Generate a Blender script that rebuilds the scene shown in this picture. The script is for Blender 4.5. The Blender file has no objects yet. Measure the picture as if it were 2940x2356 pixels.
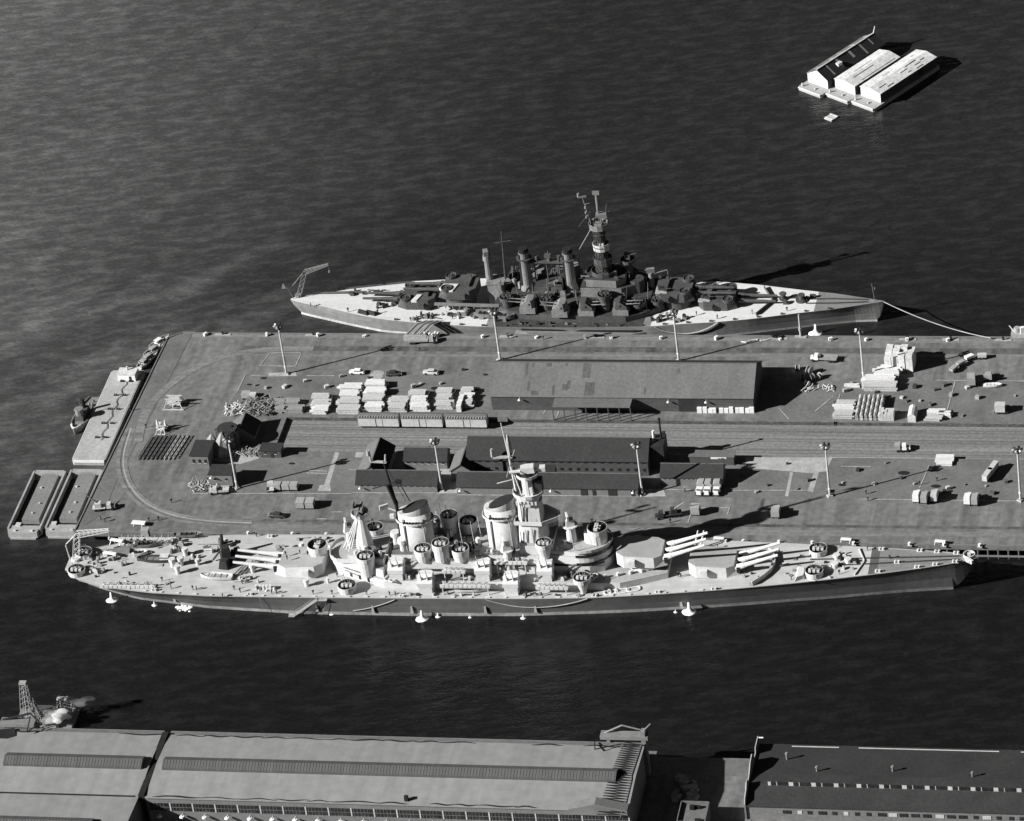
import bpy,bmesh,math,random
from mathutils import Vector,Matrix
R=random.Random(11)
rad=math.radians
sc=bpy.context.scene
COL=sc.collection
# ---------------------------------------------------------------- camera geometry (aerial view from about 750 m up)
F=12732.;PIT=rad(34.07);ROL=rad(-8.092);H=757.;PSI=rad(-15.119);CX,CY=1470.,1178.
def _basis():
    c,s=math.cos(PIT),math.sin(PIT)
    fw=Vector((0,c,-s));rt=Vector((1,0,0));up=Vector((0,s,c))
    cr,sr=math.cos(ROL),math.sin(ROL)
    M=Matrix.Rotation(-PSI,3,'Z')
    return M@fw,M@(rt*cr+up*sr),M@(-rt*sr+up*cr)
FW,RT,UP=_basis()
def ray(x,y): return FW*F+RT*(x-CX)-UP*(y-CY)
_d=ray(1470,1330);OX=_d.x*H/_d.z;OY=_d.y*H/_d.z
def G(x,y,z=0.):
    d=ray(x,y);t=(z-H)/d.z
    return Vector((OX+d.x*t,OY+d.y*t,z))
ZP=4.5
class Frame:
    def __init__(s,st,zs,bo,zb):
        a=G(*st,zs);b=G(*bo,zb);s.a=math.atan2(b.y-a.y,b.x-a.x);s.o=Vector(((a.x+b.x)/2,(a.y+b.y)/2,0))
    def w(s,x,y,z=0):
        c,n=math.cos(s.a),math.sin(s.a);return Vector((s.o.x+x*c-y*n,s.o.y+x*n+y*c,z))
    def l(s,px,py,z):
        p=G(px,py,z)-s.o;c,n=math.cos(s.a),math.sin(s.a);return (p.x*c+p.y*n,-p.x*n+p.y*c,z)
NEAR=Frame((193,1622),6.3,(2806,1600),11.)
FAR=Frame((836,858),4.6,(2537,864),7.5)
# ---------------------------------------------------------------- materials
MATS={}
def mat(name,v,rough=.75,var=.2,scale=(.25,.25,.25),var2=.12,scale2=2.2,bump=0.,metal=0.,spec=.3):
    m=bpy.data.materials.new(name);m.use_nodes=True;nt=m.node_tree;N=nt.nodes;L=nt.links
    b=N['Principled BSDF'];b.inputs['Roughness'].default_value=rough;b.inputs['Metallic'].default_value=metal
    b.inputs['Specular IOR Level'].default_value=spec
    tc=N.new('ShaderNodeTexCoord')
    mp=N.new('ShaderNodeMapping');mp.inputs['Scale'].default_value=scale;L.new(tc.outputs['Object'],mp.inputs['Vector'])
    n1=N.new('ShaderNodeTexNoise');n1.inputs['Scale'].default_value=1;n1.inputs['Detail'].default_value=5;n1.inputs['Roughness'].default_value=.6
    L.new(mp.outputs[0],n1.inputs['Vector'])
    n2=N.new('ShaderNodeTexNoise');n2.inputs['Scale'].default_value=scale2;n2.inputs['Detail'].default_value=3;L.new(tc.outputs['Object'],n2.inputs['Vector'])
    a=N.new('ShaderNodeMapRange');a.inputs['From Min'].default_value=.28;a.inputs['From Max'].default_value=.72
    a.inputs['To Min'].default_value=1-var;a.inputs['To Max'].default_value=1+var;L.new(n1.outputs[0],a.inputs['Value'])
    c=N.new('ShaderNodeMapRange');c.inputs['From Min'].default_value=.3;c.inputs['From Max'].default_value=.7
    c.inputs['To Min'].default_value=1-var2;c.inputs['To Max'].default_value=1+var2;L.new(n2.outputs[0],c.inputs['Value'])
    x=N.new('ShaderNodeMath');x.operation='MULTIPLY';L.new(a.outputs[0],x.inputs[0]);L.new(c.outputs[0],x.inputs[1])
    y=N.new('ShaderNodeMath');y.operation='MULTIPLY';y.inputs[1].default_value=v;L.new(x.outputs[0],y.inputs[0]);y.use_clamp=True
    L.new(y.outputs[0],b.inputs['Base Color'])
    if bump:
        bp=N.new('ShaderNodeBump');bp.inputs['Strength'].default_value=bump;bp.inputs['Distance'].default_value=.1
        L.new(n2.outputs[0],bp.inputs['Height']);L.new(bp.outputs[0],b.inputs['Normal'])
    MATS[name]=m;return m
mat('asphalt',.15,.9,.34,(.33,.035,.1),.2,.5)
mat('asphalt_dark',.1,.9,.45,(.3,.08,.1),.25,.6)
mat('asphalt_worn',.185,.9,.2,(.02,.3,.1),.18,.7)
mat('concrete',.145,.9,.24,(.1,.1,.1),.14,.9)
mat('concrete_pale',.36,.9,.2,(.2,.2,.2),.15,1.2)
mat('track_bed',.185,.95,.34,(.01,.7,.1),.2,.9)
mat('platform_face',.085,.9,.5,(.35,.1,.6),.3,1.5)
mat('rail_steel',.12,.5,.3,(.05,1,1))
mat('paint_line',.33,.8,.35,(.3,.3,.3),.3,1.5)
mat('roof_tar',.034,.9,.2,(.1,.1,.1),.18,1.3)
mat('roof_tar_shade',.02,.9,.25,(.1,.1,.1),.2,1.3)  # tar copy with shade painted in, for slopes turned from the sun
mat('roof_felt',.135,.9,.16,(.16,.05,.1),.14,1.1)
mat('roof_far',.028,.9,.2)  # far slopes darkened in colour for the side away from the sun
mat('roof_grey',.25,.85,.1,(.35,.025,.1),.09,.4)
mat('roof_patch',.085,.9,.3,(.4,.4,.4),.2,2)
mat('roof_glass',.1,.6,.2,(.7,.03,.1),.15,3.5)
mat('wall_timber',.17,.85,.14,(.2,.2,.5),.12,1.6)
mat('wall_dark',.075,.85,.2,(.15,.15,.5),.15,1.5)
mat('window_glass',.025,.25,.5,(.6,.6,.8),.3,2,spec=.5)
mat('trim_pale',.5,.8,.15)
mat('navy_hull',.11,.7,.2,(.035,.05,.6),.12,.5)
mat('boot_band',.29,.75,.35,(.06,.06,.8),.25,.8)
mat('teak',.44,.85,.1,(.03,.9,.1),.1,.35)
mat('deck_dark',.2,.85,.18,(.05,.5,.1),.12,1)
mat('haze_grey',.62,.6,.1,(.12,.12,.25),.08,1.2)
mat('steel_deck',.12,.8,.2,(.2,.2,.2),.15,1.1)
mat('haze_deck',.36,.8,.12,(.2,.2,.2),.1,1.1)
mat('haze_roof',.37,.7,.08,(.2,.2,.2),.06,1)  # turret roofs toned below the sides, weaker light put into the colour
mat('steel_dark',.03,.6,.3)
mat('steel_mid',.2,.6,.25)
mat('soot',.015,.9,.4)
mat('old_hull',.19,.75,.25,(.04,.05,.6),.14,.5)
mat('old_band',.5,.8,.2,(.1,.1,.5),.2,1)
mat('old_grey',.075,.65,.25,(.2,.2,.2),.2,1.4)
mat('old_grey_light',.2,.65,.25,(.2,.2,.2),.18,1.4)
mat('old_deck',.6,.85,.08,(.03,.5,.1),.08,1)
mat('old_deck_dark',.045,.85,.3,(.2,.2,.2),.2,1.4)
mat('lumber',.66,.85,.22,(.15,1.6,1.6),.2,2.5)
mat('lumber_pale',.48,.85,.25,(.15,1.6,1.6),.2,2.5)
mat('lumber_grey',.27,.85,.2,(.15,1.6,1.6),.2,2.5)
mat('canvas',.62,.85,.2,(.3,.3,.3),.16,1.2)
mat('canvas_grey',.33,.85,.2,(.3,.3,.3),.15,2)
mat('white_paint',.78,.6,.1)
mat('truck_grey',.3,.6,.2);mat('truck_dark',.05,.5,.3)
mat('rubber',.018,.9,.2)
mat('rust',.1,.85,.4,(.4,.4,.4),.3,2)
mat('barge_deck',.38,.85,.16,(.12,.04,.1),.14,1)
mat('cargo_grey',.2,.9,.12,(.15,.15,.15),.14,1.2)
mat('skin',.4,.6,.1);mat('cloth_dark',.03,.9,.2);mat('cloth_white',.75,.9,.1)
mat('rope',.36,.9,.2);mat('foam',.8,.9,.25,(.6,.6,.6),.25,2)
mat('boxcar_side',.5,.75,.14,(.5,.5,.4),.12,1.4);mat('boxcar_roof',.13,.85,.2)
# ---------------------------------------------------------------- mesh builder
class B:
    def __init__(s): s.v=[];s.f=[];s.mi=[];s.cur=0
    def add(s,vs,fs):
        o=len(s.v);s.v+=[tuple(p) for p in vs]
        for f in fs: s.f.append(tuple(i+o for i in f));s.mi.append(s.cur)
        return s
    def box(s,x,y,z0,sx,sy,sz,rz=0.,tx=1.,ty=1.):
        c,n=math.cos(rz),math.sin(rz);vs=[]
        for k,(fx,fy) in ((0,(1,1)),(1,(tx,ty))):
            for i,j in ((-1,-1),(1,-1),(1,1),(-1,1)):
                a,b=i*sx/2*fx,j*sy/2*fy;vs.append((x+a*c-b*n,y+a*n+b*c,z0+k*sz))
        return s.add(vs,[(0,3,2,1),(4,5,6,7),(0,1,5,4),(1,2,6,5),(2,3,7,6),(3,0,4,7)])
    def prism(s,poly,z0,z1,top=None):
        n=len(poly);top=top or poly
        zz=lambda z,i:z[i] if isinstance(z,(list,tuple)) else z
        vs=[(p[0],p[1],zz(z0,i)) for i,p in enumerate(poly)]+[(p[0],p[1],zz(z1,i)) for i,p in enumerate(top)]
        fs=[tuple(range(n-1,-1,-1)),tuple(range(n,2*n))]+[(i,(i+1)%n,n+(i+1)%n,n+i) for i in range(n)]
        return s.add(vs,fs)
    def cyl(s,x,y,z0,z1,r0,r1=None,n=14,cap=True,sy=1.):
        r1=r0 if r1 is None else r1
        vs=[(x+r*math.cos(2*math.pi*i/n),y+sy*r*math.sin(2*math.pi*i/n),z) for r,z in ((r0,z0),(r1,z1)) for i in range(n)]
        fs=[(i,(i+1)%n,n+(i+1)%n,n+i) for i in range(n)]
        if cap: fs+=[tuple(range(n-1,-1,-1)),tuple(range(n,2*n))]
        return s.add(vs,fs)
    def tube(s,p,q,r0,r1=None,n=6):
        r1=r0 if r1 is None else r1;p=Vector(p);q=Vector(q);d=(q-p)
        if d.length<1e-6:return s
        d.normalize();a=d.orthogonal().normalized();b=d.cross(a)
        vs=[tuple(c+a*(r*math.cos(2*math.pi*i/n))+b*(r*math.sin(2*math.pi*i/n))) for c,r in ((p,r0),(q,r1)) for i in range(n)]
        return s.add(vs,[(i,(i+1)%n,n+(i+1)%n,n+i) for i in range(n)]+[tuple(range(n-1,-1,-1)),tuple(range(n,2*n))])
    def path(s,pts,r,n=5):
        for a,b in zip(pts,pts[1:]): s.tube(a,b,r,r,n)
        return s
    def ring(s,x,y,z0,z1,ro,ri,n=18,sy=1.):
        vs=[]
        for r,z in ((ro,z0),(ro,z1),(ri,z1),(ri,z0)):
            vs+=[(x+r*math.cos(2*math.pi*i/n),y+sy*r*math.sin(2*math.pi*i/n),z) for i in range(n)]
        fs=[]
        for k in range(4):
            a,b=k*n,((k+1)%4)*n
            fs+=[(a+i,a+(i+1)%n,b+(i+1)%n,b+i) for i in range(n)]
        return s.add(vs,fs)
    def wall(s,pts,z0,z1,t=.15,closed=False):
        seq=list(zip(pts,pts[1:]))+([(pts[-1],pts[0])] if closed else [])
        for a,b in seq:
            dx,dy=b[0]-a[0],b[1]-a[1];L=math.hypot(dx,dy)
            if L<1e-6: continue
            s.box((a[0]+b[0])/2,(a[1]+b[1])/2,z0,L+t*.9,t,z1-z0,math.atan2(dy,dx))
        return s
    def loft(s,rings,cap0=True,cap1=True,closed=True):
        n=len(rings[0]);vs=[p for r in rings for p in r];fs=[]
        for k in range(len(rings)-1):
            for i in range(n if closed else n-1):
                j=(i+1)%n;fs.append((k*n+i,k*n+j,(k+1)*n+j,(k+1)*n+i))
        if cap0: fs.append(tuple(range(n-1,-1,-1)))
        if cap1: fs.append(tuple((len(rings)-1)*n+i for i in range(n)))
        return s.add(vs,fs)
    def build(s,name,m,parent=None,label=None,smooth=False,loc=None,rz=None,recalc=True):
        me=bpy.data.meshes.new(name);me.from_pydata(s.v,[],s.f)
        ms=m if isinstance(m,(list,tuple)) else [m]
        for q in ms: me.materials.append(MATS[q])
        if len(ms)>1:
            for p,i in zip(me.polygons,s.mi): p.material_index=i
        if recalc:
            bm=bmesh.new();bm.from_mesh(me);bmesh.ops.recalc_face_normals(bm,faces=bm.faces);bm.to_mesh(me);bm.free()
        if smooth:
            for p in me.polygons: p.use_smooth=True
        o=bpy.data.objects.new(name,me);COL.objects.link(o)
        if parent: o.parent=parent
        if label: o['label']=label
        if loc is not None:o.location=loc
        if rz is not None:o.rotation_euler=(0,0,rz)
        return o
def thing(name,label,cat,loc=(0,0,0),rz=0.,group=None):
    o=bpy.data.objects.new(name,None);COL.objects.link(o);o.location=loc;o.rotation_euler=(0,0,rz)
    o.empty_display_size=.5
    return tag(o,label,cat,group)
def tag(o,label,cat,group=None):
    o['label']=label;o['category']=cat
    if group:o['group']=group
    return o
def kids(o): return [c for c in COL.objects if c.parent==o]
def dup(root,loc,rz,label=None,group=None,scale=None):
    def cp(o,p):
        c=o.copy();COL.objects.link(c);c.parent=p
        for ch in o.children: cp(ch,c)
        return c
    r=cp(root,None);r.location=loc;r.rotation_euler=(0,0,rz)
    if label:r['label']=label
    if group:r['group']=group
    if scale:r.scale=scale
    return r
def struct(name,b,m,**k):
    o=b.build(name,m,**k);o['kind']='structure';return o
def sheet(name,px,m,dz=.004,z=ZP):
    p=[G(x,y,z+dz) for x,y in px];b=B();b.add([tuple(q) for q in p],[tuple(range(len(p)))])
    o=struct(name,b,m,recalc=False)
    if o.data.polygons[0].normal.z<0:o.data.flip_normals()
    return o
def wsheet(name,pts,m,z):
    b=B();b.add([(x,y,z) for x,y in pts],[tuple(range(len(pts)))])
    o=struct(name,b,m,recalc=False)
    if o.data.polygons[0].normal.z<0:o.data.flip_normals()
    return o
ORD=['first','second','third','fourth','fifth','sixth','seventh','eighth','ninth','tenth','eleventh','twelfth','thirteenth','fourteenth','fifteenth','sixteenth','seventeenth','eighteenth','nineteenth','twentieth','twenty-first','twenty-second','twenty-third','twenty-fourth','twenty-fifth','twenty-sixth','twenty-seventh','twenty-eighth','twenty-ninth','thirtieth']
# ---------------------------------------------------------------- camera, light, sky
cam=bpy.data.objects.new('camera',bpy.data.cameras.new('camera'));COL.objects.link(cam)
cam.data.sensor_width=36;cam.data.lens=36*F/2940.;cam.data.clip_start=5;cam.data.clip_end=9000
m4=Matrix((RT,UP,-FW)).transposed().to_4x4();m4.translation=Vector((OX,OY,H));cam.matrix_world=m4
sc.camera=cam
AZ=rad(26.);EL=rad(28.6)
sun=bpy.data.objects.new('sun',bpy.data.lights.new('sun','SUN'));COL.objects.link(sun)
sun.data.energy=4.8;sun.data.angle=rad(.5);sun.data.color=(1,.995,.985)
sd=Vector((math.cos(EL)*math.cos(AZ),math.cos(EL)*math.sin(AZ),-math.sin(EL)))
sun.rotation_euler=sd.to_track_quat('-Z','Y').to_euler()
w=bpy.data.worlds.new('World');sc.world=w;w.use_nodes=True;nt=w.node_tree
sky=nt.nodes.new('ShaderNodeTexSky');sky.sky_type='NISHITA';sky.sun_disc=False;sky.sun_elevation=EL
sky.sun_rotation=math.atan2(-sd.x,-sd.y);sky.air_density=.35;sky.dust_density=.15;sc.cycles.diffuse_bounces=1;sc.cycles.volume_bounces=4
bw=nt.nodes.new('ShaderNodeSeparateColor');nt.links.new(sky.outputs[0],bw.inputs[0])  # panchromatic film behind a red filter: the sky as its red channel
bg=nt.nodes['Background'];nt.links.new(bw.outputs[0],bg.inputs['Color']);bg.inputs['Strength'].default_value=.05
vs=sc.view_settings;vs.view_transform='Standard';vs.look='None';vs.gamma=1;vs.use_curve_mapping=False;vs.exposure=.75
# ---------------------------------------------------------------- water
def water():
    m=bpy.data.materials.new('harbour_water');m.use_nodes=True;nt=m.node_tree;N=nt.nodes;L=nt.links
    b=N['Principled BSDF'];b.inputs['IOR'].default_value=1.33;b.inputs['Roughness'].default_value=.2
    tc=N.new('ShaderNodeTexCoord')
    def noise(scale,rot,sc_,det=4,rough=.6):
        mp=N.new('ShaderNodeMapping');mp.vector_type='TEXTURE';mp.inputs['Scale'].default_value=scale;mp.inputs['Rotation'].default_value=(0,0,rot)
        L.new(tc.outputs['Object'],mp.inputs['Vector'])
        n=N.new('ShaderNodeTexNoise');n.inputs['Scale'].default_value=sc_;n.inputs['Detail'].default_value=det;n.inputs['Roughness'].default_value=rough
        L.new(mp.outputs[0],n.inputs['Vector']);return n.outputs[0]
    def math_(op,a,b_=None,c=None):
        n=N.new('ShaderNodeMath');n.operation=op
        for i,v in enumerate((a,b_,c)):
            if v is None: continue
            if isinstance(v,(int,float)): n.inputs[i].default_value=v
            else: L.new(v,n.inputs[i])
        return n.outputs[0]
    def mr(v,a0,a1,b0,b1,smooth=True):
        n=N.new('ShaderNodeMapRange');n.interpolation_type='SMOOTHSTEP' if smooth else 'LINEAR'
        for k_,x in zip(('From Min','From Max','To Min','To Max'),(a0,a1,b0,b1)): n.inputs[k_].default_value=x
        L.new(v,n.inputs['Value']);return n.outputs[0]
    n1=noise((2.6,1,1),rad(12),.3,4,.62);n2=noise((1.7,1,1),rad(-8),1.1,3);n5=noise((2.2,1,1),rad(30),.09,2,.5)
    h=math_('ADD',math_('MULTIPLY_ADD',n2,.25,n1),math_('MULTIPLY',n5,1.2))
    bp=N.new('ShaderNodeBump');bp.inputs['Strength'].default_value=.42;bp.inputs['Distance'].default_value=1.0
    L.new(h,bp.inputs['Height']);L.new(bp.outputs[0],b.inputs['Normal'])
    # muddy plume and wisps; paler west and north also paint in sky reflection
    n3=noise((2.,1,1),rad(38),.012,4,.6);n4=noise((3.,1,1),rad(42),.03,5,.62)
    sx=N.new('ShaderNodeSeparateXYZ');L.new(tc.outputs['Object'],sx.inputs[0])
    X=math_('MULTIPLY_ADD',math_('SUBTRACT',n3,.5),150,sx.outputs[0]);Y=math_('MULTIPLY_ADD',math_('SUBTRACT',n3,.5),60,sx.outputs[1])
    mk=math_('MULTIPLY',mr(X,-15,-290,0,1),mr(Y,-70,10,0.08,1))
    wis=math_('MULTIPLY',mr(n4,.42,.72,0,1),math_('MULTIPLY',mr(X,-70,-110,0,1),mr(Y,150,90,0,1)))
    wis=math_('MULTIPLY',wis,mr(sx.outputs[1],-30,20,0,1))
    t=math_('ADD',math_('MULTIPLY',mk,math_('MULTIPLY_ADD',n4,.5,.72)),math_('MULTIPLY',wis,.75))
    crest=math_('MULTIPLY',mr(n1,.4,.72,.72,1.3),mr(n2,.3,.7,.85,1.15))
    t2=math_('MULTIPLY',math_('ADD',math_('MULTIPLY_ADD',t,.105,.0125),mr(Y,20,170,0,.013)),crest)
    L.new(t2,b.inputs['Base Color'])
    MATS['harbour_water']=m
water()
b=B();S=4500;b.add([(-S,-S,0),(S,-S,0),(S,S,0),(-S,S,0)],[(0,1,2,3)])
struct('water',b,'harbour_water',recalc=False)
# ---------------------------------------------------------------- the pier
XE=420.
YT0,YT1=-1.6,16.6          # the sunken railway strip
XT=-73.
TZ=3.4
b=B()
nw=[G(527,948,ZP),G(481,969,ZP),G(477,976,ZP),G(221,1507,ZP)]
wx=lambda y:nw[2].x+(nw[3].x-nw[2].x)*(y-nw[2].y)/(nw[3].y-nw[2].y)
NY,SY=62.3,-43.8
P0=3.1
b.prism([(wx(YT1),YT1),(XE,YT1),(XE,NY),(nw[0].x,NY),(nw[1].x,nw[1].y),(nw[2].x,nw[2].y)],P0,ZP)
b.prism([(wx(SY),SY),(XE,SY),(XE,YT0),(wx(YT0),YT0)],P0,ZP)
b.prism([(wx(YT0),YT0),(XT,YT0),(XT,YT1),(wx(YT1),YT1)],P0,ZP)
b.prism([(XT,YT0),(XE,YT0),(XE,YT1),(XT,YT1)],P0,TZ)
pier=struct('pier_ground',b,'asphalt')
b=B();b.prism([(wx(SY)+3,SY+3.2),(XE,SY+3.2),(XE,NY-3.2),(nw[0].x+3,NY-3.2),(nw[2].x+4,nw[2].y-3)],-4,P0)
b.build('pier_core',MATS and 'steel_dark',pier)
pm=None
def pile(x,y):
    global pm
    if pm is None:
        q=B();q.cyl(0,0,-3,P0,.28,.3,8);o=q.build('pier_pile','rust',pier);pm=o
    else:
        o=pm.copy();COL.objects.link(o);o.parent=pier
    o.location=(x,y,0)
for i in range(34): pile(118+i*2.9,SY+.4+R.uniform(-.1,.1))
for i in range(24): pile(wx(SY+3+i*4.2)+.45,SY+3+i*4.2)
b=B()
b.prism([(134,SY-.35),(XE,SY-.35),(XE,SY-.02),(134,SY-.02)],.9,1.35);b.build('pier_waler','steel_mid',pier)
# kerb timber along the pier edge
b=B()
edge=[(nw[0].x,NY-.2),(nw[1].x+.15,nw[1].y-.1),(nw[2].x+.2,nw[2].y),(wx(SY)+.2,SY+.2)]
b.wall([(XE,NY-.2)]+edge+[(XE,SY+.2)],ZP,ZP+.28,.35)
b.build('kerb_timber','wall_timber',pier)
# platform retaining face along the railway
b=B();b.box((XT+XE)/2,YT1-.06,TZ+.004,XE-XT,.1,ZP-TZ-.01);struct('platform_edge',b,'platform_face')
# surfaces, each a few millimetres above the last
wsheet('track_bed',[(XT+.05,YT0+.05),(XE,YT0+.05),(XE,YT1-.15),(XT+.05,YT1-.15)],'track_bed',TZ+.004)
sheet('north_yard',[(700,1074),(1420,1076),(1400,1193),(815,1192),(770,1200),(640,1186),(680,1125)],'concrete',.004)
sheet('east_yard',[(2180,1090),(2940,1096),(2940,1213),(2180,1206)],'concrete',.004)
sheet('south_east_yard',[(2100,1311),(2940,1319),(2940,1434),(2070,1427),(2060,1400)],'concrete',.004)
sheet('south_yard',[(640,1310),(1040,1312),(1015,1416),(560,1416)],'concrete',.004)
SI=0
for nm,px,mt in (
 ('apron_strip',[(700,992),(2940,1000),(2940,1016),(690,1006)],'asphalt_dark'),
 ('apron_track',[(520,958),(2940,974),(2940,986),(512,966)],'asphalt_worn'),
 ('apron_road',[(700,1017),(2940,1016),(2940,1024),(820,1024)],'asphalt_worn'),
 ('south_track',[(700,1503),(2940,1528),(2940,1543),(690,1522)],'asphalt_worn'),
 ('south_strip',[(700,1489),(2940,1512),(2940,1520),(700,1497)],'asphalt_dark'),
 ('pale_pavement',[(2140,1312),(2390,1313),(2372,1352),(2330,1358),(2262,1352),(2140,1343)],'concrete_pale'),
 ('pale_path',[(2338,1352),(2352,1353),(2334,1412),(2318,1410)],'concrete_pale'),
 ('pale_path',[(2268,1355),(2277,1356),(2263,1425),(2254,1424)],'concrete_pale'),
 ('pale_path',[(962,1298),(974,1299),(945,1394),(930,1392)],'concrete_pale'),
 ('pale_pavement',[(918,1392),(948,1392),(950,1409),(912,1409)],'concrete_pale'),
 ('pale_pavement',[(1022,1297),(1046,1298),(1040,1313),(1018,1312)],'concrete_pale'),
 ('pale_pavement',[(1256,1340),(1322,1338),(1312,1416),(1252,1416)],'concrete_pale'),
 ('pale_pavement',[(1850,1404),(1905,1403),(1912,1424),(1838,1426)],'concrete_pale'),
 ('pale_pavement',[(610,1296),(745,1302),(742,1316),(690,1332),(612,1322)],'concrete_pale'),
 ('pale_pavement',[(770,1070),(850,1068),(852,1079),(770,1080)],'concrete_pale'),
 ):
    sheet(nm,px,mt,.010+.0025*SI);SI+=1
# the curved line that swings round the pier head
def curve(pts,wd,name,m,dz):
    c=[];n=len(pts)
    for i in range(n-1):
        p0,p1,p2,p3=pts[max(i-1,0)],pts[i],pts[i+1],pts[min(i+2,n-1)]
        for k in range(6):
            t=k/6;c.append(tuple(.5*(2*p1[j]+(p2[j]-p0[j])*t+(2*p0[j]-5*p1[j]+4*p2[j]-p3[j])*t*t+(-p0[j]+3*p1[j]-3*p2[j]+p3[j])*t**3) for j in (0,1)))
    c.append(pts[-1]);w_=[G(x,y,ZP+dz) for x,y in c];b=B();vs=[]
    for i,p in enumerate(w_):
        d=(w_[min(i+1,len(w_)-1)]-w_[max(i-1,0)]);d.normalize();q=Vector((-d.y,d.x,0))*wd/2;vs+=[tuple(p+q),tuple(p-q)]
    b.add(vs,[(2*i,2*i+1,2*i+3,2*i+2) for i in range(len(w_)-1)])
    o=struct(name,b,m,recalc=False)
    if o.data.polygons[0].normal.z<0:o.data.flip_normals()
CU=[(372,1230),(352,1300),(352,1350),(372,1400),(420,1448),(500,1482),(600,1497),(720,1503)]
curve(CU,3.6,'curved_track','track_bed',.07)
curve([(x-3,y+2) for x,y in CU],.4,'curved_rail','asphalt_dark',.074);curve([(x+4,y-2) for x,y in CU],.35,'curved_rail','concrete_pale',.074)
curve([(396,1270),(420,1180),(500,1095),(620,1030),(760,1004),(900,1000)],2.8,'curved_track','track_bed',.072)
# quay strip at the pier head
sheet('quay_strip',[(527,950),(556,951),(330,1390),(300,1470),(240,1510),(224,1506),(482,976)],'concrete',.06)
sheet('pale_dust',[(1075,1064),(1092,1062),(1104,1068),(1098,1082),(1080,1100),(1062,1086),(1058,1078)],'concrete_pale',.064)
# rails on the sunken strip
for k,(y,mn) in enumerate(((14.3,'rail_steel'),(12.9,'rail_steel'),(9.2,'rail_steel'),(7.8,'rail_steel'),(3.4,'rail_steel'),(2.0,'rail_steel'))):
    b=B();b.box((XT+XE)/2,y,TZ+.004,XE-XT-1,.08,.13);struct('rail',b,mn)
# painted lines
def pline(a,c,wd=.35,dz=.09):
    A=G(*a,ZP+dz);C=G(*c,ZP+dz);d=(C-A).normalized();q=Vector((-d.y,d.x,0))*wd/2
    b=B();b.add([tuple(A+q),tuple(A-q),tuple(C-q),tuple(C+q)],[(0,1,2,3)])
    o=struct('road_marking',b,'paint_line',recalc=False)
    if o.data.polygons[0].normal.z<0:o.data.flip_normals()
for a,c in (((775,1012),(865,1012)),((865,1012),(848,1051)),((747,1049),(848,1051)),((775,1012),(747,1049)),((704,1075),(682,1122)),((1418,1100),(1408,1130)),
 ((1912,1405),(2010,1405)),((2100,1407),(2320,1407)),((2470,1432),(2940,1438)),((550,1416),(1010,1416)),((1010,1414),(1252,1414)),((1312,1420),(1836,1424)),((2690,1091),(2940,1093)),
 ((2380,1312),(2700,1315)),((1560,1188),(1572,1165)),((1604,1180),(1597,1203)),((2010,1457),(2095,1457)),((2095,1457),(2088,1476)),((1982,1478),(1975,1500)),((950,1469),(985,1469)),((910,1489),(938,1489)),((2340,1180),(2392,1137)),((2720,1175),(2742,1095)),((2640,1400),(2668,1335)),((2415,1338),(2500,1339)),((720,1077),(800,1077)),((880,1078),(960,1078)),
 ((2236,1170),(2266,1204)),((2396,1180),(2412,1130)),((1000,1348),(1030,1348)),((880,1350),(940,1352)),((880,1357),(938,1359))):
    pline(a,c)
for x,y,rx in ((2594,1357,1.7),(2417,1391,1.1),(2686,1395,1.4),(837,1330,.9),(756,1085,1.),(715,1103,.8),(1006,1145,1.1),(1363,1115,1.7),(1250,1114,1.5)):
    p=G(x,y,ZP+.12);b=B();b.add([(p.x+rx*math.cos(t*.524),p.y+rx*.6*math.sin(t*.524),p.z) for t in range(12)],[tuple(range(12))]);struct('oil_stain',b,'soot',recalc=False)
# ================================================================ ships: shared pieces
def interp(T,x):
    if x<=T[0][0]:return T[0][1]
    for (a,u),(c,v) in zip(T,T[1:]):
        if x<=c:
            return u+(v-u)*(x-a)/(c-a)
    return T[-1][1]
def make_hull(root,DB,WB,zs,mh,mb,band,x0,x1,split,xf=120,xa=-120,step=2.5):
    xs=[];x=x0
    while x<x1: xs.append(x);x+=step if abs(x)<abs(x1)-14 else 1.1
    xs.append(x1)
    def station(x,hi):
        d,w_,z=interp(DB,x),interp(WB,x),zs(x)
        if hi:
            m1=w_+(d-w_)*.35;m2=w_+(d-w_)*.72
            zl=band
            if x>xf: zl=band+(z-.4-band)*min(1,(x-xf)/(x1-xf))**1.35
            if x<xa: zl=band+(z-.8-band)*min(1,(xa-x)/(xa-x0))**1.3
            u=lambda k:zl+(z-zl)*k
            half=[(d,z),(m2,u(.76)),(m1,u(.38)),((w_+(d-w_)*.1)*(1 if xa<=x<=xf else .35),zl)]
        else: half=[(w_+(d-w_)*.1,band),(w_,0),(max(w_*.9,.02),-1.2)]
        return half
    for hi,nm,m in ((True,'hull',mh),(False,'boot_topping',mb)):
        q=B();rings=[]
        for x in xs:
            if not hi and not(xa<=x<=xf): continue
            h=station(x,hi);rings.append([(x,-a,z) for a,z in h]+[(x,a,z) for a,z in reversed(h)])
        q.loft(rings);q.build(nm,m,root,smooth=False)
    segs=[(nm,m,[x for x in xs if a-.01<=x<=c+.01]) for nm,m,a,c in split]
    for nm,m,sx in segs:
        q=B();vs=[];n=len(sx)
        for x in sx:
            d=max(interp(DB,x)-.05,.03);z=zs(x)
            vs+=[(x,-d,z+.03),(x,d,z+.03)]
        q.add(vs,[(2*i,2*i+2,2*i+3,2*i+1) for i in range(n-1)])
        o=q.build(nm,m,root,recalc=False)
        if o.data.polygons[0].normal.z<0:o.data.flip_normals()
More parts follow.
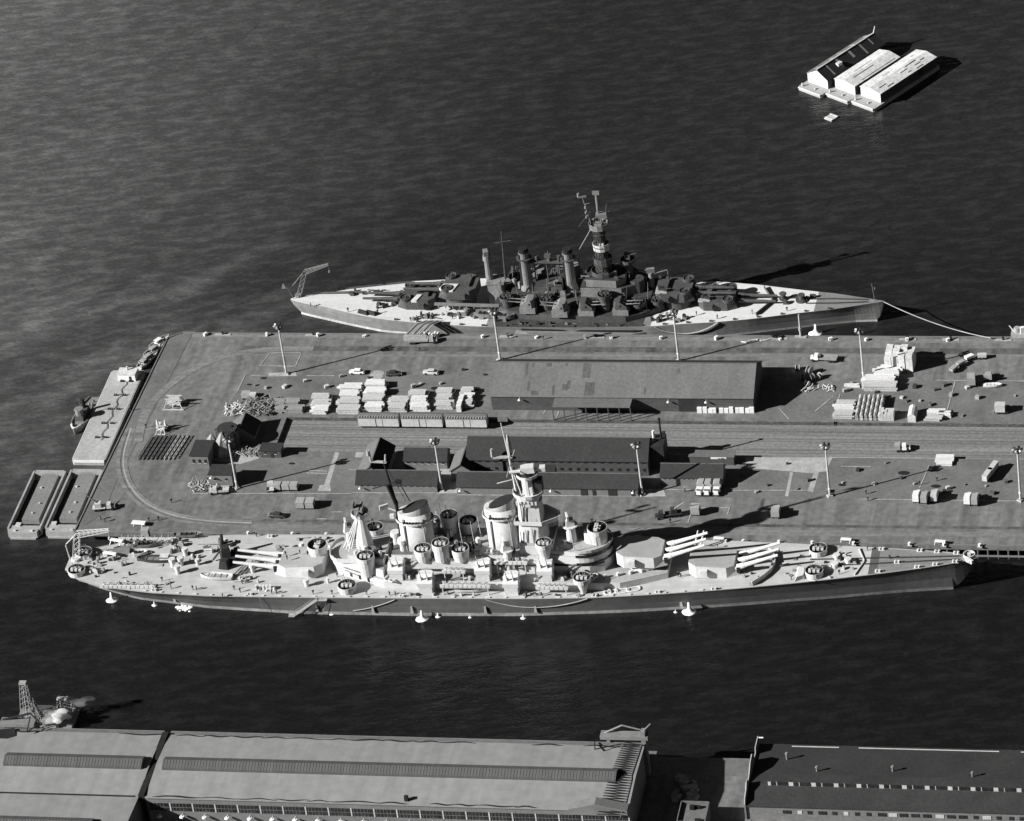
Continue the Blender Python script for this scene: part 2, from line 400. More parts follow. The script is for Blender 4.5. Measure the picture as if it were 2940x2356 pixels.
def oct_poly(L,W,fw,rw,fs=.25,rs=.15):
    return [(L/2,fw/2),(L/2-L*fs,W/2),(-L/2+L*rs,W/2),(-L/2,rw/2),(-L/2,-rw/2),(-L/2+L*rs,-W/2),(L/2-L*fs,-W/2),(L/2,-fw/2)]
def rot(p,a,o=(0,0)): c,n=math.cos(a),math.sin(a);return (o[0]+p[0]*c-p[1]*n,o[1]+p[0]*n+p[1]*c)
def turret(root,x,y,z0,ang,L,W,Hh,nb,sp,bl,br,el,m,mb,barb,zb,label=None,boots=None,roof=None):
    P=lambda pl:[rot(p,ang,(x,y)) for p in pl]
    base=oct_poly(L,W,W*.72,W*.62);top=[(p[0]-(L*.10 if p[0]>L*.45 else 0),p[1]*.97) for p in base]
    q=B();q.prism(P(base),z0,[z0+Hh*(.86 if p[0]>0 else 1) for p in base],P(top))
    for s_ in (-1,1):   # rangefinder hoods
        c=rot((-L*.18,s_*(W/2+.55)),ang,(x,y));q.box(c[0],c[1],z0+Hh*.35,1.9,1.3,Hh*.42,ang)
    t=q.build('gun_turret',m,root,label)
    if barb: 
        q=B();q.cyl(x,y,zb,z0,W*.47,n=26);q.build('barbette',m,t)
    q=B()
    pl=[(p[0]*.985,p[1]*.985) for p in top]
    q.prism(P(pl),[z0+Hh*(.86 if p[0]>0 else 1)+.01 for p in base],[z0+Hh*(.86 if p[0]>0 else 1)+.05 for p in base]);q.build('turret_roof',roof or m,t)
    for i in range(nb):
        yy=(i-(nb-1)/2)*sp
        s=Vector((L*.40,yy,z0+Hh*.5));d=Vector((math.cos(el),0,math.sin(el)))
        def W_(v): r=rot((v.x,v.y),ang,(x,y));return (r[0],r[1],v.z)
        a0=s;a1=s+d*(bl*.2+L*.1);a2=s+d*(bl*.45+L*.1);a3=s+d*(bl+L*.1)
        q=B();q.tube(W_(a0),W_(a0+d*(L*.1+1.6)),br*1.75,br*1.5,10);q.tube(W_(a0+d*(L*.1)),W_(a1),br*1.35,br*1.3,10);q.tube(W_(a1),W_(a2),br*1.2,br*1.05,10);q.tube(W_(a2),W_(a3),br*1.0,br*.72,10)
        q.build('gun_barrel',mb,t,smooth=False)
    for i in range(nb):
        q=B();yy=(i-(nb-1)/2)*sp;c=rot((L*.475,yy),ang,(x,y));q.box(c[0],c[1],z0+Hh*.2,L*.07,sp*.62,Hh*.5,ang);q.build('gun_port','soot',t)
    return t
def mk56(root,x,y,z0,ang,m,dm,el=rad(72),barb_h=0,zb=0,S=1.,mb=None):
    """twin 5-inch mount; local +x of the mount = outboard"""
    W=4.5*S;L=4.7*S;Hh=3.0*S
    base=[(L/2,W/2),(-L/2+.7,W/2),(-L/2,W/2-.9),(-L/2,-W/2+.9),(-L/2+.7,-W/2),(L/2,-W/2)]
    top=[(p[0]-(2.3*S if p[0]>0 else -.25),p[1]*.92) for p in base]
    P=lambda pl:[rot(p,ang,(x,y)) for p in pl]
    q=B();q.prism(P(base),z0,[z0+Hh*.42]*6);q.prism(P(base),z0+Hh*.42,[z0+Hh for p in base],P(top))
    for s_ in (-1,1):
        c=rot((-.3,s_*W*.5),ang,(x,y));q.box(c[0],c[1],z0+Hh*.5,.8,.5,.5,ang)
    t=q.build('twin_gun_mount',m,root)
    if barb_h: 
        q=B();q.box(rot((.1,0),ang,(x,y))[0],rot((.1,0),ang,(x,y))[1],zb,L*.93,W*.86,barb_h,ang);q.cyl(x,y,zb,z0,W*.5,n=16);q.build('mount_base',m,t)
    for s_ in (-1,1):
        a=rot((L*.28,s_*W*.21),ang,(x,y));d=Vector((math.cos(el)*math.cos(ang),math.cos(el)*math.sin(ang),math.sin(el)))
        p=Vector((a[0],a[1],z0+Hh*.55));q=B();q.tube(p,p+d*2.6,.22*S,.2*S,7);q.tube(p+d*2.6,p+d*5.4*S,.15*S,.11*S,7);q.build('gun_barrel',mb or m,t)
        c=rot((L*.26,s_*W*.21),ang,(x,y));q=B();q.box(c[0],c[1],z0+Hh*.46,L*.17,.26,Hh*.36,ang);q.build('gun_slot','soot',t)
    return t
def quad_tub(root,x,y,z,r,wall_h,ang,m,ped=None,inner='steel_dark',zb=None):
    q=B();q.ring(x,y,z,z+wall_h,r,r-.1,20);q.cyl(x,y,z-.25,z+.02,r-.02,n=20)
    t=q.build('gun_tub',m,root)
    q=B();q.cyl(x,y,z+.03,z+.10,r-.2,n=18);q.ring(x,y,z+.1,z+wall_h-.04,r-.11,r-.24,20);q.build('tub_inner_shade',inner,t)  # dark skin added inside the tub, painting its interior as shaded
    if ped:
        q=B();q.cyl(x,y,zb,z-.2,ped[0],ped[1],16);q.build('tub_support',m,t)
    # quad 40 mm mount: pale shields seen from above, four barrels
    q=B();c,n=math.cos(ang),math.sin(ang)
    def bx(u,v,z0,su,sv,sz):q.box(x+u*c-v*n,y+u*n+v*c,z0,su,sv,sz,ang)
    for v in (-1.2,0,1.2): bx(-.3,v,z+.75,1.1,.74,.7)
    for v in (-.6,.6): bx(.62,v,z+.7,.62,.5,.5)
    g=q.build('quad_gun',m,t)
    q=B()
    for v in (-.95,-.45,.45,.95):
        p=Vector((x-.6*c-v*n,y-.6*n+v*c,z+1.25));e=rad(62);d=Vector((math.cos(e)*c,math.cos(e)*n,math.sin(e)));q.tube(p,p+d*2.4,.09,.06,5)
    q.build('quad_barrels','steel_mid',t)
    return t
def light_gun(root,x,y,z,ang,m):
    q=B();c,n=math.cos(ang),math.sin(ang)
    q.cyl(x,y,z,z+.9,.35,.22,7)
    for v in (-.32,.32): q.box(x+.1*c-v*n,y+.1*n+v*c,z+.7,.12,.5,.85,ang)
    p=Vector((x,y,z+1.2));q.tube(p,p+Vector((c*1.2,n*1.2,.9)),.07,.05,5)
    return q.build('light_gun',m,root)
def vent(root,x,y,z,h,r,m):
    q=B();q.cyl(x,y,z,z+h*.72,r*.68,n=12);q.cyl(x,y,z+h*.68,z+h,r,r*.92,14);return q.build('deck_vent',m,root)
def raft(root,x,y,z,ang,m='canvas',s=1.):
    q=B()
    pts=[];n=14
    for i in range(n+1):
        t=2*math.pi*i/n;u,v=1.9*s*math.copysign(abs(math.cos(t))**.6,math.cos(t)),.95*s*math.copysign(abs(math.sin(t))**.6,math.sin(t))
        r=rot((u,v),ang,(x,y));pts.append((r[0],r[1],z+.3))
    q.path(pts,.28,6)
    return q.build('life_raft',m,root)
def clutter(root,box,z,n,name,ms,smin=.4,smax=1.6,hmax=1.1):
    for i in range(n):
        q=B();x=R.uniform(box[0],box[2]);y=R.uniform(box[1],box[3]);k=R.random()
        h=R.uniform(.4,hmax);s1=R.uniform(smin,smax);s2=R.uniform(smin,smax)*.7;a=R.choice([0,0,rad(90),R.uniform(0,3)])
        zz=z(x) if callable(z) else z
        if k<.6:
            q.box(x,y,zz+.03,s1,s2,h,a,.9,.9)
            q.box(x,y,zz+.03+h,s1*.5,s2*.5,.18,a)
        elif k<.8: q.cyl(x,y,zz+.03,zz+h,s2*.5,s2*.45,9)
        else: q.tube((x-s1,y,zz+.35),(x+s1,y+R.uniform(-.5,.5),zz+.45),.16,.16,6)
        q.build(name,R.choice(ms),root)
def ellipse(cx,cy,rx,ry,n=24,a0=0,a1=2*math.pi):
    full=abs(a1-a0-2*math.pi)<1e-6
    return [(cx+rx*math.cos(a0+(a1-a0)*i/(n if full else n-1)),cy+ry*math.sin(a0+(a1-a0)*i/(n if full else n-1))) for i in range(n)]
# ================================================================ near battleship (bow to the right)
NB=thing('near_battleship','long pale grey battleship along the near side of the pier, with two fat raked funnels','battleship',NEAR.o,NEAR.a)
zsN=lambda x: 6.5+(4.5*((x-10)/123.)**1.6 if x>10 else 0)
DBN=[(-133.6,2.5),(-131,5.6),(-127.5,8.),(-119.5,10.8),(-105,13.4),(-87,14.8),(-61,15.1),(-25,15.1),(5,14.9),(25,14.4),(45,13.),(65,11.2),(85,8.9),(104,6.3),(118,4.1),(127,2.4),(132,1.),(133.6,.15)]
WBN=[(-133.6,.05),(-129,.35),(-122,3.7),(-110.7,8.),(-89,11.9),(-62,14.3),(-26,14.8),(4,14.4),(34,12.4),(64,9.),(93,4.9),(112,1.9),(128,.12),(133.6,.02)]
make_hull(NB,DBN,WBN,zsN,'navy_hull','boot_band',1.15,-133.6,133.6,[('main_deck','teak',-133.6,103.4),('forecastle_deck','deck_dark',103.4,133.6)],xf=127.,xa=-128.5)
# cut-back stem below the flare is given by the waterline table; a pale rubbing strake marks the deck edge
for s in (-1,1):
    q=B();pts=[(x,s*(interp(DBN,x)+.03),zsN(x)+.1) for x in range(-128,131,4)];q.path(pts,.13,4);q.build('deck_edge_coaming','haze_deck',NB)
HG,HD,HR='haze_grey','haze_deck','haze_roof'
def blk(name,poly,z0,z1,m=HG,roof=HD,top=None):
    q=B();q.prism(poly,z0,z1,top);o=q.build(name,m,NB)
    q=B();q.prism([(p[0]*.998+.002*poly[0][0],p[1]*.985) for p in (top or poly)],z1+.01,z1+.05);q.build('deck_plating',roof,o)
    return o
# first level deckhouse
h1=[(-52.5,1.5),(-50,4),(-36,10.2),(-27,10.6),(27,10.8),(33,10.6),(46,5.5),(46,-5.5),(33,-10.6),(27,-10.8),(-27,-10.6),(-36,-10.2),(-50,-4),(-52.5,-1.5)]
dh=blk('deckhouse',h1,6.5,9.2)
h1b=[(-52.5,1.5),(-50,4),(-36,9.0),(-36,-9.0),(-50,-4),(-52.5,-1.5)]
blk('aft_deckhouse',h1b,9.25,11.9)
def dk(o): 
    for c in o.children: c.data.materials[0]=MATS['steel_deck']
h2=[(-36,6.4),(24,6.6),(28,5),(28,-5),(24,-6.6),(-36,-6.4)]
dk(blk('upper_deckhouse',h2,9.25,11.9))
dk(blk('upper_deckhouse',[(-34,4.6),(14,4.8),(14,-4.8),(-34,-4.6)],11.95,14.2))
blk('gun_house',[(-27.6,8.2),(-8.8,8.2),(-8.,6),(-8.,-6),(-8.8,-8.2),(-27.6,-8.2)],11.95,14.6)
blk('gun_house',[(-34,7.6),(-30,7.6),(-30,-7.6),(-34,-7.6)],11.95,13.4)
blk('tower_base',[(-8,5.6),(13,6.2),(13,-6.2),(-8,-5.6)],11.95,15.0)
blk('tower_base',[(4,5.2),(13.5,5.2),(13.5,-5.2),(4,-5.2)],15.05,18.0)
blk('after_house',[(-47,4.4),(-36,6.5),(-36,-6.5),(-47,-4.4)],11.95,13.9)
# portholes, doors and ladders on the white aft wall
for i in range(3):
    q=B();t=.25+.2*i;x=-50+14*t;y=-(4+6.2*t)-.03;q.box(x,y,7.0,.8,.12,1.5,math.atan2(-6.2,14));q.build('deckhouse_door','steel_dark',dh)
for z,t0,t1 in ((9.9,.1,.75),(8.9,.12,.42)):
    q=B();q.tube((-50+14*t0,-(4+6.2*t0)-.3,z),(-50+14*t1,-(4+6.2*t1)-.3,z-.5),.14);q.build('handrail','steel_mid',dh)
# aft round gun balcony and aft director tower
bal=ellipse(-49.5,0,3.6,5.4,16,rad(100),rad(260))
q=B();q.wall([(p[0],p[1]) for p in bal]+[(-42,-6.2)],11.95,13.3,.2);q.build('balcony_screen',HG,NB)
q=B();rings=[]
for z,r in ((11.9,2.9),(17,2.3),(22,1.35),(25,1.0)): rings.append([(-42.6+r*math.cos(t*.5236),r*.8*math.sin(t*.5236),z) for t in range(12)])
q.loft(rings);ct=q.build('aft_control_tower',HG,NB,smooth=False)
q=B();q.cyl(-42.6,0,25,25.4,2.6,n=14);q.ring(-42.6,0,25.4,26.3,2.6,2.45,14);q.build('tower_platform',HG,ct)
q=B();q.box(-42.6,0,25.5,2.6,3.4,2.2,0,.85,.85);q.tube((-42.6,-3.6,26.9),(-42.6,3.6,26.9),.42,.42,8);q.build('gun_director','steel_mid',ct)
q=B()
for k in range(4): q.tube((-49.5+.9*k,1.4-.9*k,12.2),(-43.6+.15*k,.6-.4*k,24.6),.2,.16,6)
q.build('tripod_leg',HG,ct)
q=B();q.box(-43.2,-.6,27.7,1.6,2.0,.2);q.box(-44.2,.3,27.7,.3,2.6,1.4);q.build('radar_screen','steel_mid',ct)
# funnels
def funnel(x,w,l,z0,z1,capz):
    q=B();rings=[]
    for z,k in ((z0,1.06),(z0+5,1.02),(z1,1.0)): rings.append([(x+(l/2)*k*math.cos(t*2*math.pi/24),(w/2)*k*math.sin(t*2*math.pi/24),z) for t in range(24)])
    q.loft(rings);f=q.build('funnel',HG,NB,smooth=True)
    for p in f.data.polygons:
        if abs(p.normal.z)>.9:p.use_smooth=False
    # raked cap: black mouth lifted towards the bow
    q=B();r0=[(x+(l/2)*.97*math.cos(t*2*math.pi/24),(w/2)*.97*math.sin(t*2*math.pi/24),z1-.02) for t in range(24)]
    r1=[(x+.5+(l/2)*.82*math.cos(t*2*math.pi/24),(w/2)*.84*math.sin(t*2*math.pi/24),z1+1.5+1.6*math.cos(t*2*math.pi/24)) for t in range(24)]
    q.loft([r0,r1]);q.build('funnel_cap',HD,f)
    q=B();r2=[(p[0],p[1],p[2]+.06) for p in r1];r3=[(x+.5+(p[0]-x-.5)*.93,p[1]*.93,p[2]+.07) for p in r2];q.loft([r2,r3],cap0=False);q.build('funnel_mouth','soot',f)
    q=B();q.ring(x,0,z1-2.4,z1-2.15,1,1,4) if False else None
    pl=[(x+(l/2+.75)*math.cos(t*2*math.pi/24),(w/2+.75)*math.sin(t*2*math.pi/24)) for t in range(24)]
    q.prism(pl,z1-2.9,z1-2.7);q.wall(pl,z1-2.7,z1-2.2,.1,True);q.build('funnel_gallery',HG,f)
    q=B()
    for i in range(7): q.box(x-l*.28+i*l*.095,-(w/2)*1.0-.12,z1-2.35,.42,.5,.55)
    q.build('gallery_bracket','steel_dark',f)
    for s in (-1,1):
        q=B();q.tube((x-l*.3*s,-w/2*.92,z0+2),(x-l*.3*s,-w/2*.92,z1-1),.22);q.build('steam_pipe',HD,f)
    return f
funnel(-26.6,6.4,9.6,12.5,26.6,29)
funnel(-1.2,6.6,9.4,12.,28.4,31)
for x,dy in ((-30.8,-2.2),(-33.5,1.2)):
    q=B();q.cyl(x,dy,12,17,1.0,.9,10);q.cyl(x,dy,17,18.2,1.5,1.4,12);q.build('searchlight_stand',HG,NB)
# bridge: oval with slit windows
br=ellipse(21.6,0,8.6,6.6,28)
b0=blk('bridge_house',[(12,5),*[p for p in ellipse(21.6,0,8.2,6.2,18,rad(90),rad(-90))],(12,-5)],9.2,12.6)
b1_=blk('bridge_house',[(12,5.5),*[p for p in ellipse(21.2,0,8.8,6.9,20,rad(90),rad(-90))],(12,-5.5)],12.65,15.2)
b2_=blk('bridge_house',[(12.5,5.2),*[p for p in ellipse(21.2,0,8.5,6.5,20,rad(90),rad(-90))],(12.5,-5.2)],15.25,16.6)
for z,hh in ((15.25,.8),(12.65,.7)):
    q=B();q.wall([(x*1.0,y) for x,y in ellipse(21.2,0,8.95,7.05,20,rad(95),rad(-95))],z,z+hh,.12);q.build('bridge_windows','window_glass',b1_)
q=B();q.wall(ellipse(21.2,0,8.9,6.9,20,rad(95),rad(-95)),16.6,17.5,.15);q.build('bridge_screen',HG,b2_)
q=B();q.cyl(24.5,0,16.6,19.5,2.5,2.4,16);q.build('conning_tower',HG,NB)
# tall fore tower
q=B();rings=[]
for z,rx,ry in ((11.9,4.6,3.9),(20,4.2,3.6),(24.5,3.7,3.3),(33,3.1,2.9)):
    rings.append([(7.6+rx*math.copysign(abs(math.cos(t*.3927))**.6,math.cos(t*.3927)),ry*math.copysign(abs(math.sin(t*.3927))**.6,math.sin(t*.3927)),z) for t in range(16)])
q.loft(rings);ft=q.build('fore_tower',HG,NB)
q=B()
for i,(x,zz) in enumerate(((4.6,22),(6.2,22.5),(8.1,22.8),(9.8,22.3))): q.box(x,-3.72,12.6,.16,.22,zz-12.6)
for x in (5.6,6.7): q.box(x,-3.32,25,.28,.2,6.5)
q.build('cable_trunk','steel_mid',ft)
q=B();wing=[(3.2,-4.0),(11.2,-4.4),(15.5,-1.5),(16,0),(15.5,1.5),(11.2,4.4),(3.2,4.0)]
q.prism(wing,24.4,24.6);q.wall(wing,24.6,25.8,.16,True);q.build('bridge_wing',HG,ft)
q=B();q.box(8.6,-2.6,24.65,4.2,.9,4.6);q.build('tower_cabin',HG,ft)
q=B();pl=ellipse(7.6,0,4.4,3.9,16);q.prism(pl,33,33.25);q.wall(pl,33.25,34.2,.14,True);q.build('tower_platform',HG,ft)
q=B();pl=ellipse(7.6,0,3.7,3.4,14);q.prism(pl,30.2,30.4);q.wall(pl,30.4,31.2,.12,True)
for k in range(6): q.box(4.6+1.1*k,-3.1,31.0,.5,.5,1.0)
q.build('lookout_gallery',HG,ft)
q=B();q.cyl(7.8,0,33.2,39.2,1.9,1.7,14);q.box(8.6,-1.2,33.3,1.3,1.0,2.6);q.build('tower_trunk',HG,ft)
q=B();q.box(6.1,.2,33.3,1.6,2.2,4.2);q.build('tower_recess','steel_dark',ft)
q=B();q.box(10.6,.4,33.8,2.6,2.6,3.9);q.build('tower_recess','steel_dark',ft)
q=B();pl=ellipse(8,0,3.2,3.0,12);q.prism(pl,39.2,39.4);q.wall(pl,39.4,40.2,.12,True);q.build('top_platform',HG,ft)
q=B();q.cyl(8,0,39.3,40.6,1.8,n=12);q.build('director_ring','steel_dark',ft)
q=B();q.box(8.2,0,40.6,4.2,2.8,1.7,rad(8),.9,.85);q.box(8.2,-4.6,41.0,1.2,7.6,.9,rad(82)) if False else None
q.tube((3.2,-1.2,40.9),(13.2,1.0,40.9),.55,.55,8);q.build('main_director',HG,ft)
q=B();q.box(12.4,0.9,40.3,1.6,1.8,1.3,rad(8));q.build('rangefinder_end',HG,ft)
# fore mast with yard and radar
q=B();q.tube((4.2,0,33.2),(3.6,-.4,45.8),.45,.33,8);q.tube((3.6,-.4,45.8),(2.6,-.4,57.5),.22,.12,7);fm=q.build('fore_mast',HG,NB)
q=B();q.box(1.7,-.3,45.4,5.6,1.1,.35,rad(4));q.tube((-1.2,-.3,45.8),(-1.2,-.3,47.2),.5,.5,8);q.cyl(-1.2,-.3,46,48.4,.45,.4,8);q.build('yard_platform',HD,fm)
q=B();rr=[]
for k in range(7):
    t=k/6;wv=.75*math.sin(math.pi*min(max(t,.06),.96))**.6;rr.append([(4.0-wv+.6*t*0,-.5,46+7.5*t),(4.0,-.85,46+7.5*t),(4.0+wv,-.5,46+7.5*t),(4.0,-.2,46+7.5*t)])
q.loft(rr);q.build('ensign','canvas_grey',fm)
q=B();q.tube((3.7,-6.5,43.2),(3.7,6.5,43.2),.16,.16,6);q.tube((-1,-.4,36.5),(4.0,-.4,38),.2,.15,6);q.build('yard_arm',HD,fm)
q=B();q.tube((6.2,2,33),(4.0,-.2,41),.2,.18,6);q.tube((6.2,-2,33),(4.0,-.2,41),.2,.18,6);q.build('mast_strut',HG,fm)
q=B();q.box(3.3,-.4,58,2.8,.25,1.7);q.build('radar_screen','steel_mid',fm)
# main mast (smoke blackened) on the after funnel
q=B();q.tube((-31.6,0,13),(-31.4,0,29),.55,.5,8);q.tube((-31.4,0,29),(-33,-.4,44),.45,.25,8);q.tube((-31.4,0,29),(-33,-.4,36),.7,.55,8);mm=q.build('main_mast','soot',NB)
q=B();q.tube((-37.5,-.4,34.6),(-29,-.4,37.4),.16,.16,6);q.box(-29.6,-.4,36.6,1.6,1.2,.9);q.tube((-29.4,-.4,37),(-27.2,-.4,30.2),.15,.15,5);q.tube((-33,-.4,44),(-28.5,0,30),.07,.07,4);q.build('mast_yard','soot',mm)
q=B();q.box(-34.5,0,43.6,4.6,1.0,.25,rad(-5));q.tube((-36.8,0,43.7),(-36.8,0,46.4),.32,.25,7);q.tube((-32.6,0,43.7),(-32.3,0,46.2),.3,.25,7);q.cyl(-37.2,0,46,47.6,.6,.5,8);q.build('mast_top_platform',HD,mm)
q=B();q.box(-35.2,-.2,27.2,2.6,.5,1.5,rad(30));q.tube((-34,0,27.5),(-31.6,0,26.5),.3,.3,6);q.box(-33,-.8,24.6,1.2,1.0,1.2);q.build('mast_outrigger',HG,mm)
# secondary directors beside and ahead of the tower
def director(x,y,z0,z1,r):
    q=B();q.cyl(x,y,z0,z1,r,r*.85,14);t=q.build('director_stand',HG,NB)
    q=B();q.cyl(x,y,z1,z1+.3,r*1.5,n=12);q.box(x,y,z1+.3,2.6,2.2,2.0,rad(20),.8,.8);q.box(x-.6,y,z1+2.2,.5,2.6,1.7,rad(20));q.build('director_head',HG,t)
director(-7.5+13.8,-5.6,9.2,17.2,1.5) if False else None
director(0.6,-6.4,9.2,17.6,1.35);director(18.5,-.6,16.6,22.,1.5);director(0.6,6.4,9.2,17.6,1.35);director(-47.8,3.4,11.9,16.8,1.1)
# big guns
LT=.32
turret(NB,59.3,-.7,zsN(60)+.05,0,14.6,10.4,3.9,3,2.95,12.,.55,rad(20),HG,HG,False,0,roof=HR)
turret(NB,38.8,-.6,10.9,0,14.6,10.4,3.9,3,2.95,12.,.55,rad(20),HG,HG,True,6.6,roof=HR)
turret(NB,-62.3,-.5,6.6,math.pi-rad(1.5),14.6,10.4,3.9,3,2.95,12.4,.55,rad(6),HG,HG,False,0,roof=HR)
# secondary twin mounts
for s in (-1,1):
    a=s*rad(90)
    for x in (-23.1,1.9): mk56(NB,x,s*11.1,9.3,a,HG,HD,barb_h=2.75,zb=6.52)
    for x in (-32.0,-6.6,11.5): mk56(NB,x,s*8.1,11.7,a,HG,HD,barb_h=2.3,zb=9.26)
# quad 40 mm tubs
UA=rad(90)
for s in (-1,1):
    quad_tub(NB,-46.5,s*11.6,7.6,2.7,1.2,-s*UA if s>0 else UA,HG,(2.5,2.6),zb=6.5)
    quad_tub(NB,-41.,s*7.0,14.6,2.6,1.2,UA,HG,(2.0,2.5),zb=9.2)
    quad_tub(NB,-23.8,s*6.9,17.2,2.55,1.3,UA,HG,(2.2,2.5),zb=14.6)
    quad_tub(NB,-18.4,s*6.8,19.2,2.55,1.3,UA,HG,(2.3,2.4),zb=14.6)
    quad_tub(NB,-12.9,s*6.7,17.2,2.55,1.3,UA,HG,(2.2,2.5),zb=14.6)
    quad_tub(NB,11.4,s*5.9,18.8,2.35,1.3,UA,HG,(.7,2.2),zb=11.9)
    quad_tub(NB,22.6,s*12.0,11.2,2.55,1.2,UA,HG,(.7,1.9),zb=6.6)
    quad_tub(NB,88.,s*5.2-.4,9.4,2.6,1.2,UA,HG,(2.5,2.6),zb=8.4)
    quad_tub(NB,-129.4,s*4.3+.2,7.,2.6,1.1,UA,HG,(2.5,2.6),zb=6.4)
quad_tub(NB,26.2,-.4,20.2,2.9,1.2,0,HG,(2.6,2.7),zb=16.6)
quad_tub(NB,-57.4,1.6,12.0,2.9,1.4,rad(180),HG,(2.6,2.8),zb=10.4)
# galleries of light guns behind box bulwarks
def gallery(x0,x1,y,z,n,s,ang):
    q=B();q.box((x0+x1)/2,y,z,x1-x0,2.0,.25)
    q.wall([(x0,y-s*-.0+(-s)*-1.0),(x1,y+s*1.0)],z+.25,z+1.35,.14)
    for i in range(int((x1-x0)/1.35)): q.box(x0+.7+i*1.35,y+s*1.0,z+.3,.9,.3,.9)
    t=q.build('gun_gallery',HG,NB)
    for k in (x0+.6,x1-.6):
        q=B();q.tube((k,y+s*.8,6.5),(k,y+s*.8,z),.16,.16,6);q.build('gallery_post',HG,t)
    for i in range(n): light_gun(t,x0+1.1+i*(x1-x0-2.2)/max(n-1,1),y-s*.1,z+.25,ang,HG)
for s in (-1,1):
    gallery(-18.6,-4.2,s*12.4,9.0,7,s,s*UA);gallery(9.2,18.4,s*12.4,8.6,6,s,s*UA);gallery(-18.2,-11.6,s*9.4,11.9,4,s,s*UA);gallery(-3.2,6.2,s*7.0,13.4,5,s,s*UA);gallery(-120.5,-104,s*10.6,6.6,8,s,s*UA)
q=B();q.wall([(99.5,-6.2),(101.6,0),(99.5,5.8)],zsN(100),zsN(100)+.5,.3);q.build('wave_guard',HG,NB)
# breakwater: curved wall with stiffeners
bw=[(70.8,-10.0),(73.4,-7.0),(75.4,-3.6),(76.2,0),(75.4,3.6),(73.4,6.6)]
q=B();q.wall(bw,zsN(75),zsN(75)+1.5,.22);o=q.build('breakwater',HG,NB)
q=B()
for k in range(14):
    t=k/13*5;i=min(int(t),4);f=t-i;x=bw[i][0]+(bw[i+1][0]-bw[i][0])*f;y=bw[i][1]+(bw[i+1][1]-bw[i][1])*f;q.box(x-.4,y,zsN(75),.8,.15,1.2)
q.build('breakwater_bracket',HD,o)
q=B();q.prism([(82.6,-8.6),(85.2,-7.4),(85.2,-3.8),(82.6,-2.6)],8.5,9.9,[(83.3,-8.2),(85.0,-7.2),(85.0,-3.9),(83.3,-2.9)]);q.build('splinter_screen',HG,NB)
# anchor chains, windlasses, bitts on the forecastle
q=B()
for y in (-1.6,1.6): q.path([(86,y,zsN(86)+.2),(104,y*.85,zsN(104)+.2),(118,y*.6,zsN(118)+.2),(128.5,y*.45,zsN(128)+.25)],.2,5)
q.build('anchor_chain','steel_dark',NB)
for x,y in ((93.5,-2),(93.5,2),(97,0)):
    q=B();q.cyl(x,y,zsN(x),zsN(x)+1.1,.9,.7,12);q.cyl(x,y,zsN(x)+1.1,zsN(x)+1.4,1.1,1.0,12);q.build('windlass',HG,NB)
for x,y in ((106,-5.2),(106,5.2),(117,-3.9),(117,3.9),(122,-3.0),(122,3.0),(127.5,-2.0),(127.5,2.),(111,-1.2),(60,-11.3),(60,11.2),(-75,-14.),(-75,14.),(-104,-12.4),(-104,12.4),(-30,-14.4),(26,-13.8),(44,-12.3)):
    q=B();z=zsN(x)
    for d in (-.5,.5): q.cyl(x+d,y,z,z+.9,.32,.36,8)
    q.box(x,y,z+.02,1.8,.7,.15);q.build('bitts',HG,NB)
q=B();q.ring(131.2,.8,zsN(131),zsN(131)+.9,1.7,1.5,14);q.box(131.2,.8,zsN(131)+.1,.9,.9,.9);q.build('bow_gun_tub',HG,NB)
q=B()
for k in range(5): q.box(130.6+.35*k,-1.9-.35*k+.9,zsN(130),1.2,.8,.7+.1*k,rad(35*k))
q.build('fairlead',HG,NB)
# stern crane
q=B()
def lat(p,a,w0,w1,n):
    p=Vector(p);a=Vector(a);d=(a-p);u=d.normalized();v=Vector((0,1,0)) if abs(u.y)<.7 else Vector((1,0,0));s=u.cross(v).normalized();v=s.cross(u)
    c=[]
    for k in range(n+1):
        t=k/n;wd=(w0+(w1-w0)*t)/2;c.append([p+d*t+s*(i*wd)+v*(j*wd) for i,j in ((1,1),(1,-1),(-1,-1),(-1,1))])
    for k in range(n):
        for i in range(4):
            q.tube(c[k][i],c[k+1][i],.11,.11,4);q.tube(c[k][i],c[k+1][(i+1)%4],.07,.07,4)
    return c
lat((-131.4,2.3,6.6),(-129.6,2.6,15.6),1.7,1.5,5);lat((-129.6,2.6,15.6),(-119.6,2.6,17.2),1.6,.7,7)
q.tube((-133.4,2.4,12.2),(-130,2.5,15.6),.16,.16,5);q.tube((-133.2,2.4,6.6),(-133.6,2.4,11.8),.2,.2,5);q.cyl(-131.4,2.3,6.4,7.4,1.5,1.4,12)
cr=q.build('aircraft_crane',HG,NB)
q=B();q.tube((-120,2.6,17),(-120,2.6,14.5),.06,.06,4);q.cyl(-120,2.6,14,14.6,.35,n=8);q.build('crane_hook',HG,cr)
# vents, hatches, lockers on the after deck
for x,y,h,r in ((-98.6,4.9,2.6,.95),(-101.1,-.6,2.9,1.05),(-98.8,.1,2.8,1.05),(-98.8,-4.,2.9,.95),(-93.8,.3,2.1,.75),(-76.5,-3.1,2.9,.95),(-59.,-9.6,2.4,.9),(-53,-8.,1.8,.55),(-64,8,2.4,.8),(-88,9.6,2.4,.8)): vent(NB,x,y,6.5,h,r,HG)
